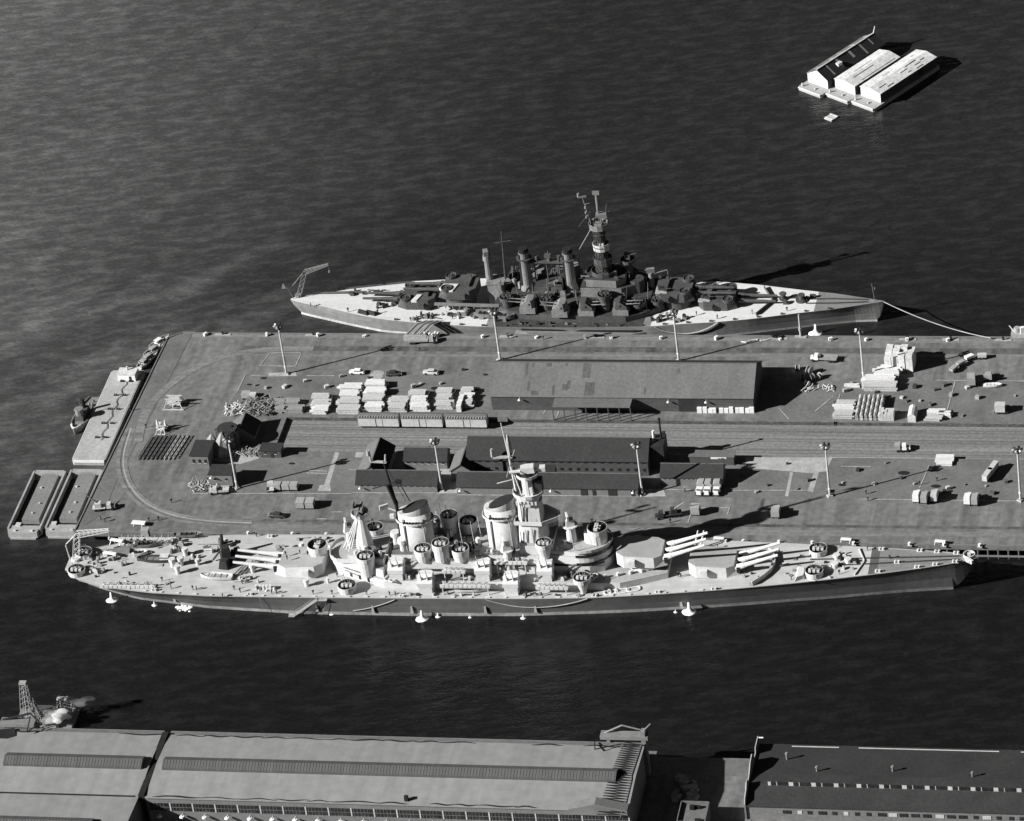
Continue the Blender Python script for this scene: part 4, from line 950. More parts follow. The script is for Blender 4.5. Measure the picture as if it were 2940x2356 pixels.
q=B();q.tube((ex+3.3,2.0,8.2),(ex+3.3,2.0,15.2),.32,.28,8);q.cyl(ex+3.3,2.0,15.1,15.5,.45,.45,8);q.build('flue_pipe','soot',an)
q=B();q.cyl(ex+.9,2.6,8.2,10.6,.45,.4,8);q.build('vent_pipe','white_paint',an)
L,wd,loc=ew((1312,1395),(1830,1400),7.5,(1560,1358),10.1)
FR=gable('pier_shed','long low dark shed with many small windows, standing in front of the largest pier shed',L,wd,ZP,7.5,10.1,loc,win=(20,.7,.6,2.35),group='dark sheds in the middle of the pier',door=[(11,2,2.2),(14,1,2.),(19.5,2.6,2.2),(25.6,1,2.4)],lamp=[(-L/2+.9,1.8),(1.2,2.1),(L/2-1.3,1.9)])
p=G(1572,1356,9.6);q=B();lx,ly=p.x-loc[0],p.y-loc[1]+.8;q.loft([[(lx-1.6,ly-1.2,4.6),(lx-1.6,ly+1.2,4.6),(lx-1.6,ly,7.4)],[(lx+2.4,ly-1.2,4.6),(lx+2.4,ly+1.2,4.6),(lx+2.4,ly,7.4)]]);q.build('roof_dormer','roof_far',FR)
L,wd,loc=ew((1897,1368),(2073,1370),7.6,(1985,1332),10.1)
gable('pier_shed','rightmost dark tarred shed, standing alone with three canvas-topped lorries parked before it',L,wd,ZP,7.6,10.1,loc,win=(13,.6,.5,2.4),group='dark sheds in the middle of the pier')
a,c=G(1979,1311,7.4),G(2106,1312,7.4)
gable('flat_shed','low flat-roofed shed in the shadow behind the rightmost dark shed',c.x-a.x,1.5,ZP,7.4,7.4,((a.x+c.x)/2,a.y+1.5),roof='roof_felt',wall='wall_dark',flat=True)  # wall coloured dark for the shadow the big shed throws on it
q=B();p=G(2064,1328,7.6);q.box(p.x,p.y,9.0,4.6,.25,.5);tag(q.build('pale_beam','white_paint'),'long white beam lying on the back edge of the rightmost dark shed','beam')
# cross-ridged sheds (ridge runs across the pier); east slopes painted darker as shade
def ns(ridge_far,ridge_near,zr,wd,ze,**k):
    a,b_=G(*ridge_near,zr),G(*ridge_far,zr);L=b_.y-a.y
    return gable(L=L,wd=wd,zb=ZP,ze=ze,zr=zr,loc=((a.x+b_.x)/2,(a.y+b_.y)/2),rz=rad(-90),**k)
ns((1091,1257),(1061,1340),11.1,4.0,8.3,name='pier_shed',label='steep cross-ridged shed with one slope in black shade, leftmost of the dark sheds',roof='roof_grey' if False else 'roof_felt',far='roof_tar_shade',group='dark sheds in the middle of the pier')
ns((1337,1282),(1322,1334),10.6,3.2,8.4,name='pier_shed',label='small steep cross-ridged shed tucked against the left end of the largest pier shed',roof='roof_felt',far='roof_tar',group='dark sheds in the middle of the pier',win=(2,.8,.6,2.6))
ns((705,1186),(688,1226),9.8,3.9,7.0,name='store_shed',label='small steep grey-roofed shed among the scrap timber heaps, beside the round tank',roof='roof_felt',far='roof_tar',door=[(1.5,2.6,2.0)])
a,c=G(545,1309,9.),G(596,1309,9.)
gable('pier_house','small square flat-roofed house with three windows, by the steel girders near the pier head',c.x-a.x,4.0,ZP,9.,9.,((a.x+c.x)/2,a.y+4.0),roof='roof_tar',flat=True,win=(3,.75,1.3,2.0),cat='house')
a,c=G(598,1363,9.2),G(664,1363,9.2)
gable('pier_house','flat-roofed two-storey house beside the lamp mast at the left end of the sheds',c.x-a.x,2.5,ZP,9.2,9.2,((a.x+c.x)/2,a.y+2.5),roof='roof_tar',flat=True,win=(2,.8,.8,2.7),cat='house',lamp=[(-2.6,4.2)])
a,c=G(746,1294,7.),G(805,1294,7.)
gable('watch_hut','little dark hut with a flat roof, alone on the pale ground left of the sheds',c.x-a.x,1.9,ZP,7.,7.,((a.x+c.x)/2,a.y+1.9),roof='roof_tar',wall='wall_dark',flat=True,win=(2,.7,.7,1.4),door=[(0.4,.9,2.)],cat='hut')
p=G(652,1231,10.6);t=thing('storage_tank','large dark round tank among the timber heaps at the left of the pier','tank',(p.x,p.y,ZP))
q=B();q.cyl(0,0,0,6.1,3.4,3.4,24);q.build('tank_shell','rust',t);q=B();q.cyl(0,0,6.1,6.6,3.5,3.1,24);q.box(1,.5,6.6,.8,.8,.4);q.build('tank_roof','roof_tar',t)
q=B();q.tube((-3.5,-.5,0),(-3.5,-.5,6.6),.12);q.tube((2.9,-2,0),(2.9,-2,6.8),.18);q.build('tank_pipe','steel_dark',t)
for i,(px,py,h,lab) in enumerate(((606,1297,6.0,'pale grey peaked canvas tent, left of the two by the round tank'),(636,1300,7.0,'taller pale canvas tent with spiked peaks, right of the two by the round tank'))):
    p=G(px,py,ZP);t=thing('canvas_tent',lab,'tent',(p.x,p.y,ZP),0,'canvas tents by the round tank')
    q=B();rings=[]
    for z,r in ((0,2.5),(h*.35,2.1),(h*.7,1.3),(h,.25)): rings.append([(r*(1+.22*(k%2))*math.cos(k*.5236+i)+.8*z/h,r*(1+.22*(k%2))*math.sin(k*.5236+i)+.8*z/h,z) for k in range(12)])
    q.loft(rings);q.build('tent_canvas','canvas_grey',t)
    q=B();q.tube((.8,.8,h*.9),(.9,.9,h+1.0),.09);q.build('tent_pole','wall_timber',t)
# ================================================================ lamp masts
def lampmast(px,py,label,hh=17.2):
    p=G(px,py,ZP);t=thing('lamp_mast',label,'lamp mast',(p.x,p.y,ZP),0,'floodlight masts on the pier')
    q=B();q.cyl(0,0,.55,hh,.34,.24,10);q.build('pole','trim_pale',t)
    q=B();q.box(0,0,.005,1.8,1.8,.5,0,.75,.75);q.build('base','concrete_pale',t)
    q=B();q.ring(0,0,hh,hh+.2,1.25,1.05,12);q.box(0,0,hh,2.1,.25,.2);q.box(0,0,hh,.25,2.1,.2);q.cyl(0,0,hh-.6,hh+1.0,.45,.4,8);q.build('lamp_platform','steel_dark',t)
    for k in range(6):
        a=k*1.047+.4;q=B();c=Vector((1.15*math.cos(a),1.15*math.sin(a),hh+.75));d=Vector((math.cos(a),math.sin(a),-.55)).normalized()
        q.tube(c-d*.35,c+d*.35,.22,.46,9);f=q.build('floodlight','steel_dark' if k in(0,1,5) else 'trim_pale',t)
    q=B();q.cyl(0,0,2.6,3.0,.42,.42,8);q.build('switch_box','white_paint',t)
    return t
lm=lampmast(822.8,1073,'floodlight mast standing on the open apron at the far left of the pier')
def lm2(px,py,lab): p=G(px,py,ZP);return dup(lm,(p.x,p.y,ZP),R.uniform(0,1),lab)
for px,py,lab in ((2480,1091,'floodlight mast beside the big white timber stack'),(1269.4,1408,'floodlight mast in the gap between the two front sheds'),(2383,1424,'floodlight mast on the open yard right of the pale concrete pads'),
  (2930,1436,'floodlight mast on the near yard, at the right edge of the view'),(681,1402,'floodlight mast by the two-storey house, left of the sheds'),(1844.7,1420,'floodlight mast at the right end of the long low front shed'),
  (1436,1033,'floodlight mast behind the left end of the patched-roof warehouse'),(1949,1036,'floodlight mast behind the right half of the patched-roof warehouse')): lm2(px,py,lab)
p=G(2299,967,ZP);t=thing('gangway_post','pale jib post on the far quay edge by the dark battleship fore part','post',(p.x,p.y,ZP))
q=B();q.cyl(0,0,.3,8.2,.3,.22,9);q.build('pole','trim_pale',t);q=B();q.cyl(0,0,2.4,3.4,.5,.5,9);q.box(0,0,.005,3.6,1.1,.3);q.build('base','concrete_pale',t)
# ================================================================ railway boxcars
def boxcar():
    t=thing('boxcar','',"railway boxcar");Lc=12.6
    q=B();q.box(0,0,1.0,Lc,2.9,2.95);q.build('body','boxcar_side',t)
    q=B();pr=[(-1.6,3.95),(0,4.4),(1.6,3.95),(1.6,4.08),(0,4.55),(-1.6,4.08)];q.loft([[(-Lc/2-.15,y,z) for y,z in pr],[(Lc/2+.15,y,z) for y,z in pr]]);rf=q.build('roof','boxcar_roof',t)
    q=B()
    for k in range(15): q.box(-Lc/2+.5+k*(Lc-1)/14,-.85,4.27,.14,1.5,.14)
    q.build('roof_ribs','boxcar_side',rf)
    q=B();q.box(0,0,4.56,Lc,.5,.06);q.build('running_board','steel_mid',rf)
    q=B();q.box(.25,-1.48,1.15,2.0,.1,2.6);d=q.build('sliding_door','boxcar_side',t);q=B();q.box(-.8,-1.56,1.1,.12,.08,2.7);q.build('door_post','steel_dark',d)
    q=B();q.box(0,0,.72,Lc-.4,2.3,.28);q.box(Lc/2+.25,0,.75,.5,.4,.3);q.box(-Lc/2-.25,0,.75,.5,.4,.3);q.build('underframe','steel_dark',t)
    for x in (-4.4,4.4):
        q=B();q.box(x,0,.35,2.6,2.0,.35);bg_=q.build('bogie','steel_dark',t)
        for dx in (-.85,.85):
            q=B();q.tube((x+dx,-.82,.42),(x+dx,.82,.42),.42,.42,10);q.build('wheelset','rust',bg_)
    return t
bc=boxcar();y_=14.4
for i,(px,lab) in enumerate(((1094,'pale railway boxcar beside the timber stacks, leftmost of the three coupled boxcars'),(1219,'pale railway boxcar coupled in the middle of three, beside the timber stacks'),(1346,'pale railway boxcar nearest the warehouse, rightmost of the three coupled boxcars'))):
    x=G(px,1219,TZ).x;bcx=(x,13.6,TZ+.13)
    if i==0:bc.location=bcx;bc['label']=lab;bc['group']='coupled boxcars'
    else: dup(bc,bcx,0,lab)
# ================================================================ timber stacks
def stack(px,py,w_,d,h,label,m='lumber',rz=0.,rows=3,group='timber stacks',z=ZP,name='timber_stack'):
    p=G(px,py,z);q=B();zz=0
    for k in range(rows):
        hh=h/rows;off=R.uniform(-.55,.55);n=3
        for j in range(n):
            q.box(off+R.uniform(-.4,.4),-d/2+(j+.5)*d/n,zz+.08,w_*R.uniform(.86,1.06),d/n*.94,hh-.2,R.uniform(-.012,.012))
        q.box(-w_*.28,0,zz,.14,d,.09);q.box(w_*.28,0,zz,.14,d,.09);zz+=hh
    o=q.build(name,R.choice(['lumber','lumber','lumber_pale']) if m=='lumber' else m,None,loc=(p.x,p.y+d/2,z+.004),rz=rz);return tag(o,label,'timber stack',group)
W_=lambda px,py,pw: pw/9.15
for nm,cx,pw,yb,n,st,h,m in (('dull grey pile, leftmost',800,36,1187,2,18,1.6,'lumber_grey'),('grey pile, second from the left',840,50,1187,2,19,1.6,'lumber_grey'),('white pile, third from the left',917,50,1190,3,17,1.9,'lumber'),('tall white pile, fourth from the left',998,62,1190,4,21,2.0,'lumber'),('tallest white pile, just behind the first boxcar',1071,58,1183,4,21.5,2.2,'lumber'),
   ('white pile behind the join of the first two boxcars',1140,58,1184,2,19,2.0,'lumber'),('stepped white pile behind the middle boxcar',1203,52,1182,3,18,2.0,'lumber'),('white pile behind the third boxcar',1274,48,1176,3,18,1.9,'lumber'),('grey-white pile nearest the warehouse',1338,34,1172,3,17,1.9,'lumber')):
    for k in range(n):
        sh={0:0,1:4,2:9,3:13}[k]*(-1 if 'stepped' not in nm and '1203' not in nm else 1)*-.5
        stack(cx+sh,yb-k*st,pw/9.2*R.uniform(.85,1.05),2.9,h,f'timber, {nm}, {ORD[k]} row from the railway',m)
p=G(1318,1183,ZP);q=B()
for k in range(5): q.box(0,-2.6+1.3*k,.05,1.5,1.15,2.2+.25*(k%2),.02*k)
tag(q.build('timber_stack','lumber',None,loc=(p.x,p.y+3.2,ZP)),'narrow white timber stack set end-on between the timber piles and the warehouse','timber stack','timber stacks')
# right-hand yard
for k,(cx,yb,pw,h) in enumerate(((2530,1124,96,2.1),(2526,1107,92,2.4),(2540,1092,76,2.6),(2552,1078,64,2.2))):
    stack(cx,yb,pw/9.2,3.0,h,f'broad white timber stack before the tall block of bales, {ORD[k]} row from the front')
p=G(2582,1069,ZP);t=thing('crated_stack','tall block of white bales, the biggest white heap on the far right yard','stack',(p.x,p.y+3.4,ZP),rad(-4))
for k in range(4):
    for j in range(3):
        q=B();q.box(-3.2+2.15*k+R.uniform(-.1,.1),-2.2+2.2*j,0,2.05,2.1,5.6+R.uniform(-.5,.5),R.uniform(-.04,.04),.97,.97);q.build('bale_column','canvas',t)
stack(2443,1113,4.5,1.6,.7,'low white plank pile beside the broad white stack',rows=1)
for k,(cx,yb,pw,h) in enumerate(((2425,1203,58,1.8),(2426,1187,58,1.8),(2424,1172,52,1.6))): stack(cx,yb,pw/9.3,2.6,h,f'white bundle stack beside the platform edge at the right, {ORD[k]} row from the railway')
# pipe and block rows
p=G(2492,1208,ZP);n_=0
for c_ in range(6):
    for r_ in range(6):
        q=B();q.tube((0,-.8,.55),(0,.8,.55),.55,.55,9);q.tube((.0,-.8,1.5),(0,.8,1.5),.5,.5,9)
        o=q.build('pipe_bundle','boxcar_side' if (c_+r_)%2 else 'truck_grey',None,loc=(p.x-3.3+1.35*c_,p.y+1.+1.85*r_,ZP))
        tag(o,f'pipe bundle in the chequered block, {ORD[r_]} row from the railway, {ORD[c_]} from left','pipes','chequered pipe bundles')
p=G(2546,1211,ZP);q=B()
for k in range(4):
    for j in range(3): q.box(-1.5+1.02*k,1+1.1*j,0,.98,1.05,2.6+R.uniform(-.2,.2),R.uniform(-.03,.03))
tag(q.build('block_stack','boxcar_side',None,loc=(p.x,p.y,ZP)),'square stack of grey-white blocks right of the chequered pipes','block stack')
p=G(2618,1212,ZP);q=B()
for k in range(5):
    pr=[(-1.2,0),(-1.2,2.),(-.7,2.7),(0,2.95),(.7,2.7),(1.2,2.),(1.2,0)];q.loft([[(x,1.05*k,z) for x,z in pr],[(x,1.05*k+.95,z) for x,z in pr]])
tag(q.build('covered_stack','canvas',None,loc=(p.x,p.y,ZP)),'white round-topped covered stack on the platform edge at the right','covered stack')
for k,(cx,yb,pw) in enumerate(((2682,1210,44),(2690,1194,52),(2707,1200,36))): stack(cx,yb,pw/9.3,2.2,1.4,('white plank bundle nearest the platform edge, right of the round-topped stack','white plank bundle behind the nearest one, right of the round-topped stack','small white plank bundle at the right end of that group')[k],rows=2)
p=G(2720,1313+26,ZP)
stack(2713,1338,5.2,5.,.9,'bright white sheet pile on the near right yard',rows=2)
# loose timber heaps by the left sheds: too many boards to count
def heap(pxs,n,label,m,hmax,name='scrap_timber'):
    q=B()
    for i in range(n):
        px,py=R.uniform(pxs[0],pxs[2]),R.uniform(pxs[1],pxs[3]);p=G(px,py,ZP);a=R.uniform(0,math.pi);l=R.uniform(1,2.6);e=R.uniform(0,.5);z=ZP+R.uniform(.1,hmax)
        d=Vector((math.cos(a)*math.cos(e),math.sin(a)*math.cos(e),math.sin(e)))*l/2;c=Vector((p.x,p.y,z+abs(d.z)));q.tube(c-d,c+d,.13,.13,4)
    o=q.build(name,m);tag(o,label,'timber heap');o['kind']='stuff';return o
heap((705,1150,785,1192),150,'tangled heap of pale scrap boards left of the timber piles','lumber_grey',1.6)
heap((715,1150,780,1194),70,'darker boards in the scrap heap left of the timber piles','rust',1.3)
heap((645,1160,705,1192),50,'white broken boards in front of the small grey-roofed shed','canvas',.7)
heap((545,1385,650,1412),60,'mixed pale scrap in front of the two-storey house','lumber_grey',1.2)
heap((545,1390,640,1412),26,'white oddments in the scrap before the two-storey house','canvas',1.4)
heap((690,1290,750,1310),40,'pale rubble heap by the watch hut','lumber_grey',.6)
heap((612,1292,690,1312),46,'bright white boards below the tents','canvas',.5)
heap((2300,1110,2390,1124),26,'scattered white boards by the reels on the far right yard','canvas',.4)
# white crates along the warehouse wall
for k in range(11):
    px=2008+k*14.6+R.uniform(-3,3)+(6 if k>3 else 0);s=R.uniform(.9,1.5);p=G(px,1186,ZP);q=B();q.box(0,.5,.004,s*1.15,1.0,1.5+.5*R.random(),R.uniform(-.05,.05));q.box(0,-.02,.3,s*1.18,.06,.12)
    tag(q.build('white_crate','white_paint',None,loc=(p.x,p.y,ZP)),f'white crate against the warehouse front wall, {ORD[k]} from the dark doorway','crate','white crates along the warehouse wall')
# steel girders by the pier head
for i in range(9):
    a=G(440+12.6*i,1254,ZP);c=G(398+12.4*i,1321,ZP);d=(c-a);l=d.length;d.normalize();q=B()
    q.tube(a+Vector((0,0,.2)),c+Vector((0,0,.2)),.14,.14,4);q.tube(a+Vector((0,0,1.0)),c+Vector((0,0,1.0)),.14,.14,4);nn=int(l/1.1)
    for k in range(nn):
        u,v=a+d*(l*k/nn),a+d*(l*(k+1)/nn);q.tube(u+Vector((0,0,.2 if k%2 else 1.)),v+Vector((0,0,1. if k%2 else .2)),.1,.1,4)
    tag(q.build('steel_girder','canvas_grey' if i>5 else 'rust'),f'long lattice girder lying by the pier head, {ORD[i]} of nine from the left, '+('pale' if i>5 else 'dark rusty'),'girder','lattice girders by the pier head')
# timber cradles
def cradle(px,py,label,w_,h,rz,prong):
    p=G(px,py,ZP);t=thing('timber_cradle',label,'cradle',(p.x,p.y,ZP),rz)
    q=B()
    for s in (-1,1):
        for x in (-w_/2,0,w_/2): q.tube((x*.55,s*.9,h),(x,s*2.3,.05),.14,.14,4)
        q.box(0,s*1.0,h-.15,w_*.8,.3,.3);q.box(0,s*2.2,.02,w_*1.1,.3,.25)
    q.build('cradle_frame','trim_pale',t)
    q=B();q.box(0,0,h*.35,w_*.7,2.6,.2)
    if prong:
        for s in (-1,1): q.prism([(s*w_*.42-.35,-.5),(s*w_*.42+.35,-.5),(s*w_*.42+.35,.5),(s*w_*.42-.35,.5)],h*.5,h+1.6,[(s*w_*.42-.1,-.1),(s*w_*.42+.1,-.1),(s*w_*.42+.1,.1),(s*w_*.42-.1,.1)])
    q.box(0,.9,h*.6,w_*.55,.25,1.0);q.build('cradle_deck','white_paint' if prong else 'trim_pale',t)
cradle(502,1165,'wide pale timber trestle standing alone near the pier head',6.2,3.2,0,False)
cradle(466,1236,'small white two-pronged cradle between the wide trestle and the girders',3.0,2.4,0,True)
# ================================================================ vehicles
def wheels(t,xs,w_,r):
    for x in xs:
        for s in (-1,1):
            q=B();q.tube((x,s*w_/2-.14,r),(x,s*w_/2+.14,r),r,r,10);wl=q.build('wheel','rubber',t)
def car(px,py,rz,label,m):
    p=G(px,py,ZP);t=thing('sedan_car',label,'car',(p.x,p.y,ZP+.13),rz,'cars on the pier')
    q=B();rings=[]
    for x,h,w_ in ((-2.45,.55,1.4),(-2.2,.95,1.7),(-.9,1.05,1.8),(.9,1.05,1.8),(2.1,.95,1.55),(2.45,.55,1.3)): rings.append([(x,-w_/2,.3),(x,-w_/2,h*.8),(x,-w_/2*.8,h),(x,w_/2*.8,h),(x,w_/2,h*.8),(x,w_/2,.3)])
    q.loft(rings);q.build('body',m,t)
    q=B();q.box(-.25,0,1.03,2.5,1.5,.52,0,.72,.82);cb=q.build('cabin',m,t)
    q=B();q.box(-.25,0,1.08,2.3,1.53,.3,0,.84,.93);q.build('window','window_glass',cb)
    for s in (-1,1):
        q=B();q.tube((2.38,s*.5,.7),(2.5,s*.5,.7),.14,.14,7);q.build('headlight','white_paint',t)
    q=B();q.box(2.55,0,.42,.1,1.6,.16);q.box(-2.55,0,.42,.1,1.6,.16);q.build('bumper','trim_pale',t)
    wheels(t,(-1.45,1.45),1.6,.36);return t
def lorry(px,py,rz,label,m='truck_grey',kind='flat',L=6.8,W=2.4,h=2.6,cargo='canvas_grey',grp='lorries and trailers on the pier',cabm=None,z=ZP):
    p=G(px,py,z);t=thing('lorry',label,'lorry',(p.x,p.y,z+.09),rz,grp)
    cm_=cabm or m
    q=B();q.box(L/2-1.9,0,.75,1.5,W*.9,1.35,0,.8,.86);q.box(L/2-.75,0,.75,1.3,W*.62,.75,0,.9,.8);cb=q.build('cab',cm_,t)
    q=B();q.box(L/2-1.15,0,1.5,.06,W*.66,.5);q.build('windscreen','window_glass',cb)
    q=B();q.box(-.3,0,.6,L-.9,W*.4,.2);q.box(L/2-.05,0,.5,.14,W*.85,.22);q.build('chassis','truck_dark',t)
    lb=L-3.1;xb=-L/2+lb/2+.1
    if kind=='flat':
        q=B();q.box(xb,0,.95,lb,W,.18);
        for s in (-1,1): q.box(xb,s*W/2*.97,1.13,lb,.08,.5)
        q.build('flat_bed',m,t)
    elif kind=='canvas':
        q=B();pr=[(-W/2,1.),(-W/2,h-.5),(-W*.32,h),(W*.32,h),(W/2,h-.5),(W/2,1.)];q.loft([[(xb-lb/2,y,z) for y,z in pr],[(xb+lb/2,y,z) for y,z in pr]]);q.build('canvas_top',cargo,t)
    elif kind=='box':
        q=B();q.box(xb,0,.95,lb,W,h-.9);q.box(xb,0,h+.05,lb*.97,W*.95,.08);q.build('box_body',cargo,t)
    elif kind=='crane':
        q=B();q.box(xb,0,.95,lb,W,.2);q.box(xb-.2,0,1.15,1.9,1.8,1.5);q.build('crane_house',m,t)
        q=B();q.tube((xb,.3,2.2),(xb-3.6,1.2,5.2),.16,.12,5);q.tube((xb,-.3,2.2),(xb-3.6,1.2,5.2),.16,.12,5);q.build('crane_jib','steel_mid',t)
    wheels(t,(L/2-1.0,-L/2+1.1,-L/2+2.1),W*.84,.48);return t
def trailer(px,py,rz,label,L=3.4,W=2.2,h=2.1,m='canvas_grey',grp='lorries and trailers on the pier'):
    p=G(px,py,ZP);t=thing('box_trailer',label,'trailer',(p.x,p.y,ZP+.09),rz,grp)
    q=B();q.box(0,0,.7,L,W,h-.7,0,.99,.98);q.build('box_body',m,t)
    q=B();q.box(0,0,h,L+.1,W+.06,.1);q.build('box_roof',m,t)
    q=B();q.box(0,0,.5,L-.4,W*.4,.2);q.tube((L/2,0,.6),(L/2+1.1,0,.5),.07,.07,5);q.build('drawbar','truck_dark',t)
    wheels(t,(-.55,.55),W*.86,.42);return t
car(1026,1072,rad(178),'pale sedan parked left of the dusty patch on the far yard','white_paint')
car(1131,1077,rad(4),'dark sedan parked beside the dusty patch on the far yard','truck_dark')
car(1238,1073,rad(176),'light sedan parked alone between the timber piles and the far apron','boxcar_side')
car(795,1484,rad(176),'black sedan on the near apron above the near battleship after deck','truck_dark')
lorry(2366,1035,rad(176),'flatbed lorry with a white cab on the far apron beyond the warehouse end','truck_grey',cabm='white_paint',L=8.4)
for i,px in enumerate((2013,2034,2060)): lorry(px,1408,rad(-94+3*i),f'canvas-topped lorry before the rightmost dark shed, {("left","middle","right")[i]} of the three','canvas_grey','canvas',cabm='white_paint',h=2.9)
lorry(1920,1483,rad(196),'dark crane lorry with a jib, on the near apron beyond the bridge shadow','truck_dark','crane',L=8)
trailer(1998,1476,rad(90),'grey box trailer right of the dark crane lorry on the near apron',2.6,2.6,2.9)
lorry(2230,1477,rad(90),'light grey rack lorry alone on the near apron right of the big shadow','canvas_grey','box',L=5.6,h=2.9,cabm='boxcar_side')
for i,(px,py,m) in enumerate(((2634,1433,'white_paint'),(2657,1436,'canvas_grey'),(2686,1431,'boxcar_side'),(2781,1440,'white_paint'),(2802,1441,'canvas_grey'))):
    lorry(px,py,rad(86),('white van-bodied lorry, leftmost of three end-on at the near yard line','grey van-bodied lorry, middle of three end-on at the near yard line','pale van-bodied lorry, rightmost of three end-on at the near yard line','white van-bodied lorry, left of the pair end-on at the near yard line','grey van-bodied lorry, right of the pair end-on at the near yard line')[i],m,'box',L=5.6,W=1.8,h=3.1,cargo=m)
for i,(px,py) in enumerate(((2836,1375),(2852,1355))): trailer(px,py,rad(72),('lower of two narrow trailers parked end-on beside the right edge lamp mast','upper of two narrow trailers parked end-on beside the right edge lamp mast')[i],4.6,1.5,2.4,'boxcar_side')
for i,px in enumerate((798,823,846)): trailer(px,1406,rad(90),f'grey box trailer in the row left of the low front shed, {("left","middle","right")[i]} of three',2.2,2.2,2.2)
for i,px in enumerate((865,892)): trailer(px,1457,rad(92),f'grey box trailer on the near apron, {("left","right")[i]} of two side by side',2.9,2.5,2.6)
lorry(778,1404,rad(100),'small pale lorry left of the row of three grey trailers','trim_pale','flat',L=5)
lorry(2765,1300,rad(178),'small white tractor lorry on the railway strip at the right','white_paint','flat',L=5.4,z=TZ) if False else lorry(2592,1293,rad(4),'small white lorry on the railway strip at the right','white_paint','box',L=4.8,h=2.2,z=TZ)
lorry(300,1462,rad(10),'pale mobile lorry with a dark crane at the corner of the pier head','trim_pale','crane',L=7)
lorry(630,1415,rad(188),'pale lorry in front of the scrap by the two-storey house','trim_pale','flat',L=6.2)
lorry(1215,983,rad(4),'flatbed lorry loaded with white sacks beside the far battleship gangway','canvas_grey','flat',L=9.4)
lorry(2790,1098,rad(95),'white lorry with a tall body on the far right yard','white_paint','box',L=6.2,h=3.4)
lorry(2838,1088,rad(92),'grey box lorry behind the tall white lorry on the far right yard','canvas_grey','box',L=4,h=2.4)
trailer(2872,1183,rad(0),'pale box trailer with a dark shadowed side near the right edge of the platform',3.0,2.4,2.8,'boxcar_side')
trailer(728,1146,rad(0),'pale box trailer behind the scrap heap at the left',2.0,1.8,2.,'boxcar_side');trailer(708,1143,rad(0),'grey box trailer behind the scrap heap, left of the pale one',2.6,2.2,2.,'canvas_grey')
for i,(px,py,a,m) in enumerate(((2738,1066,60,'canvas_grey'),(2758,1050,48,'canvas_grey'),(2783,1033,40,'white_paint'),(2820,1029,4,'boxcar_side'))):
    trailer(px,py,rad(a),('lowest','second','third, white','rightmost')[i]+' cart of the curved cart train on the far right apron',2.6,1.4,1.5,m,'curved cart train')
trailer(964,1288+0,rad(80),'white small trailer beside the watch hut shadow',1.6,1.2,1.4,'white_paint') if False else None
# reels and round tanks on the far right yard
for i,(px,py,r,m) in enumerate(((2290,1062,.95,'white_paint'),(2305,1090,1.1,'canvas_grey'),(2325,1072,1.3,'trim_pale'),(2332,1092,1.2,'wall_timber'),(2352,1086,.95,'trim_pale'),(2318,1106,.8,'white_paint'))):
    p=G(px,py,ZP);t=thing('cable_reel',f'{("white small","grey","large pale","brown-grey","pale","little white")[i]} cable reel in the cluster right of the warehouse shadow','cable reel',(p.x,p.y,ZP),R.uniform(0,3),'cable reels on the far right yard')
    for s in (-1,1):
        q=B();q.tube((0,s*.62,r),(0,s*.5,r),r,r,14);q.build('reel_flange',m,t)
    q=B();q.tube((0,-.5,r),(0,.5,r),r*.7,r*.7,12);q.build('reel_drum','rust',t)
for grp,box,n,lab in (('crates on the far right yard',(2390,1100,2930,1196),24,'small loose crate on the far right yard, %s from the left'),('crates on the near right yard',(2110,1330,2920,1424),20,'small loose crate on the near right yard, %s from the left'),('crates on the far yard left',(700,1062,1400,1136),14,'small loose crate between the timber piles and the far apron, %s from the left')):
    for i in range(n):
        px=box[0]+(i+R.uniform(.1,.9))*(box[2]-box[0])/n;p=G(px,R.uniform(box[1],box[3]),ZP);q=B();s=R.uniform(.6,1.5);q.box(0,0,.004,s,s*.8,s*R.uniform(.5,.9),0,.98,.98);q.box(0,0,.004,s*1.06,.12,s*.45)
        tag(q.build('loose_crate',R.choice(['truck_dark','steel_mid','canvas_grey','trim_pale','rust']),None,loc=(p.x,p.y,ZP),rz=R.uniform(0,3)),lab%ORD[i],'crate',grp)
# ================================================================ quay furniture
def bollard(px,py,i,lab,grp):
    p=G(px,py,ZP);t=thing('bollard',lab,'bollard',(p.x,p.y,ZP),0,grp)
    q=B();q.box(0,0,.03,5.2 if i else 1.4,1.1,.12);q.build('pad','concrete_pale',t)
    q=B();q.cyl(0,0,.15,.8,.32,.28,9);q.cyl(0,0,.8,1.05,.48,.42,9);q.build('bollard_post','steel_dark' if i else 'white_paint',t)
for i,px in enumerate((640,900,1458,1712,2237,2606,2730,2880)): bollard(px,966+(px-1458)*.007,1,f'dark bollard on a pale pad along the far quay edge, {ORD[i]} from the left','bollards on the far quay')
for i,px in enumerate(range(700,2900,118)): bollard(px+R.uniform(-25,25),1537+(px-700)*.0165-3,0,f'small white bollard along the near quay edge, {ORD[i]} from the left','small bollards on the near quay')
for k in range(16):
    px=640+k*142+R.uniform(-50,50);p=G(px,957+(px-520)*.0077+5,ZP);q=B();q.box(0,0,.004,R.uniform(.7,1.3),.8,R.uniform(.6,1.2),R.uniform(0,1));q.box(0,0,.1,.3,1.0,.3)
    tag(q.build('quay_box','white_paint',None,loc=(p.x,p.y,ZP)),f'small white box on the far quay edge, {ORD[k]} from the left','box','small white boxes on the far quay')
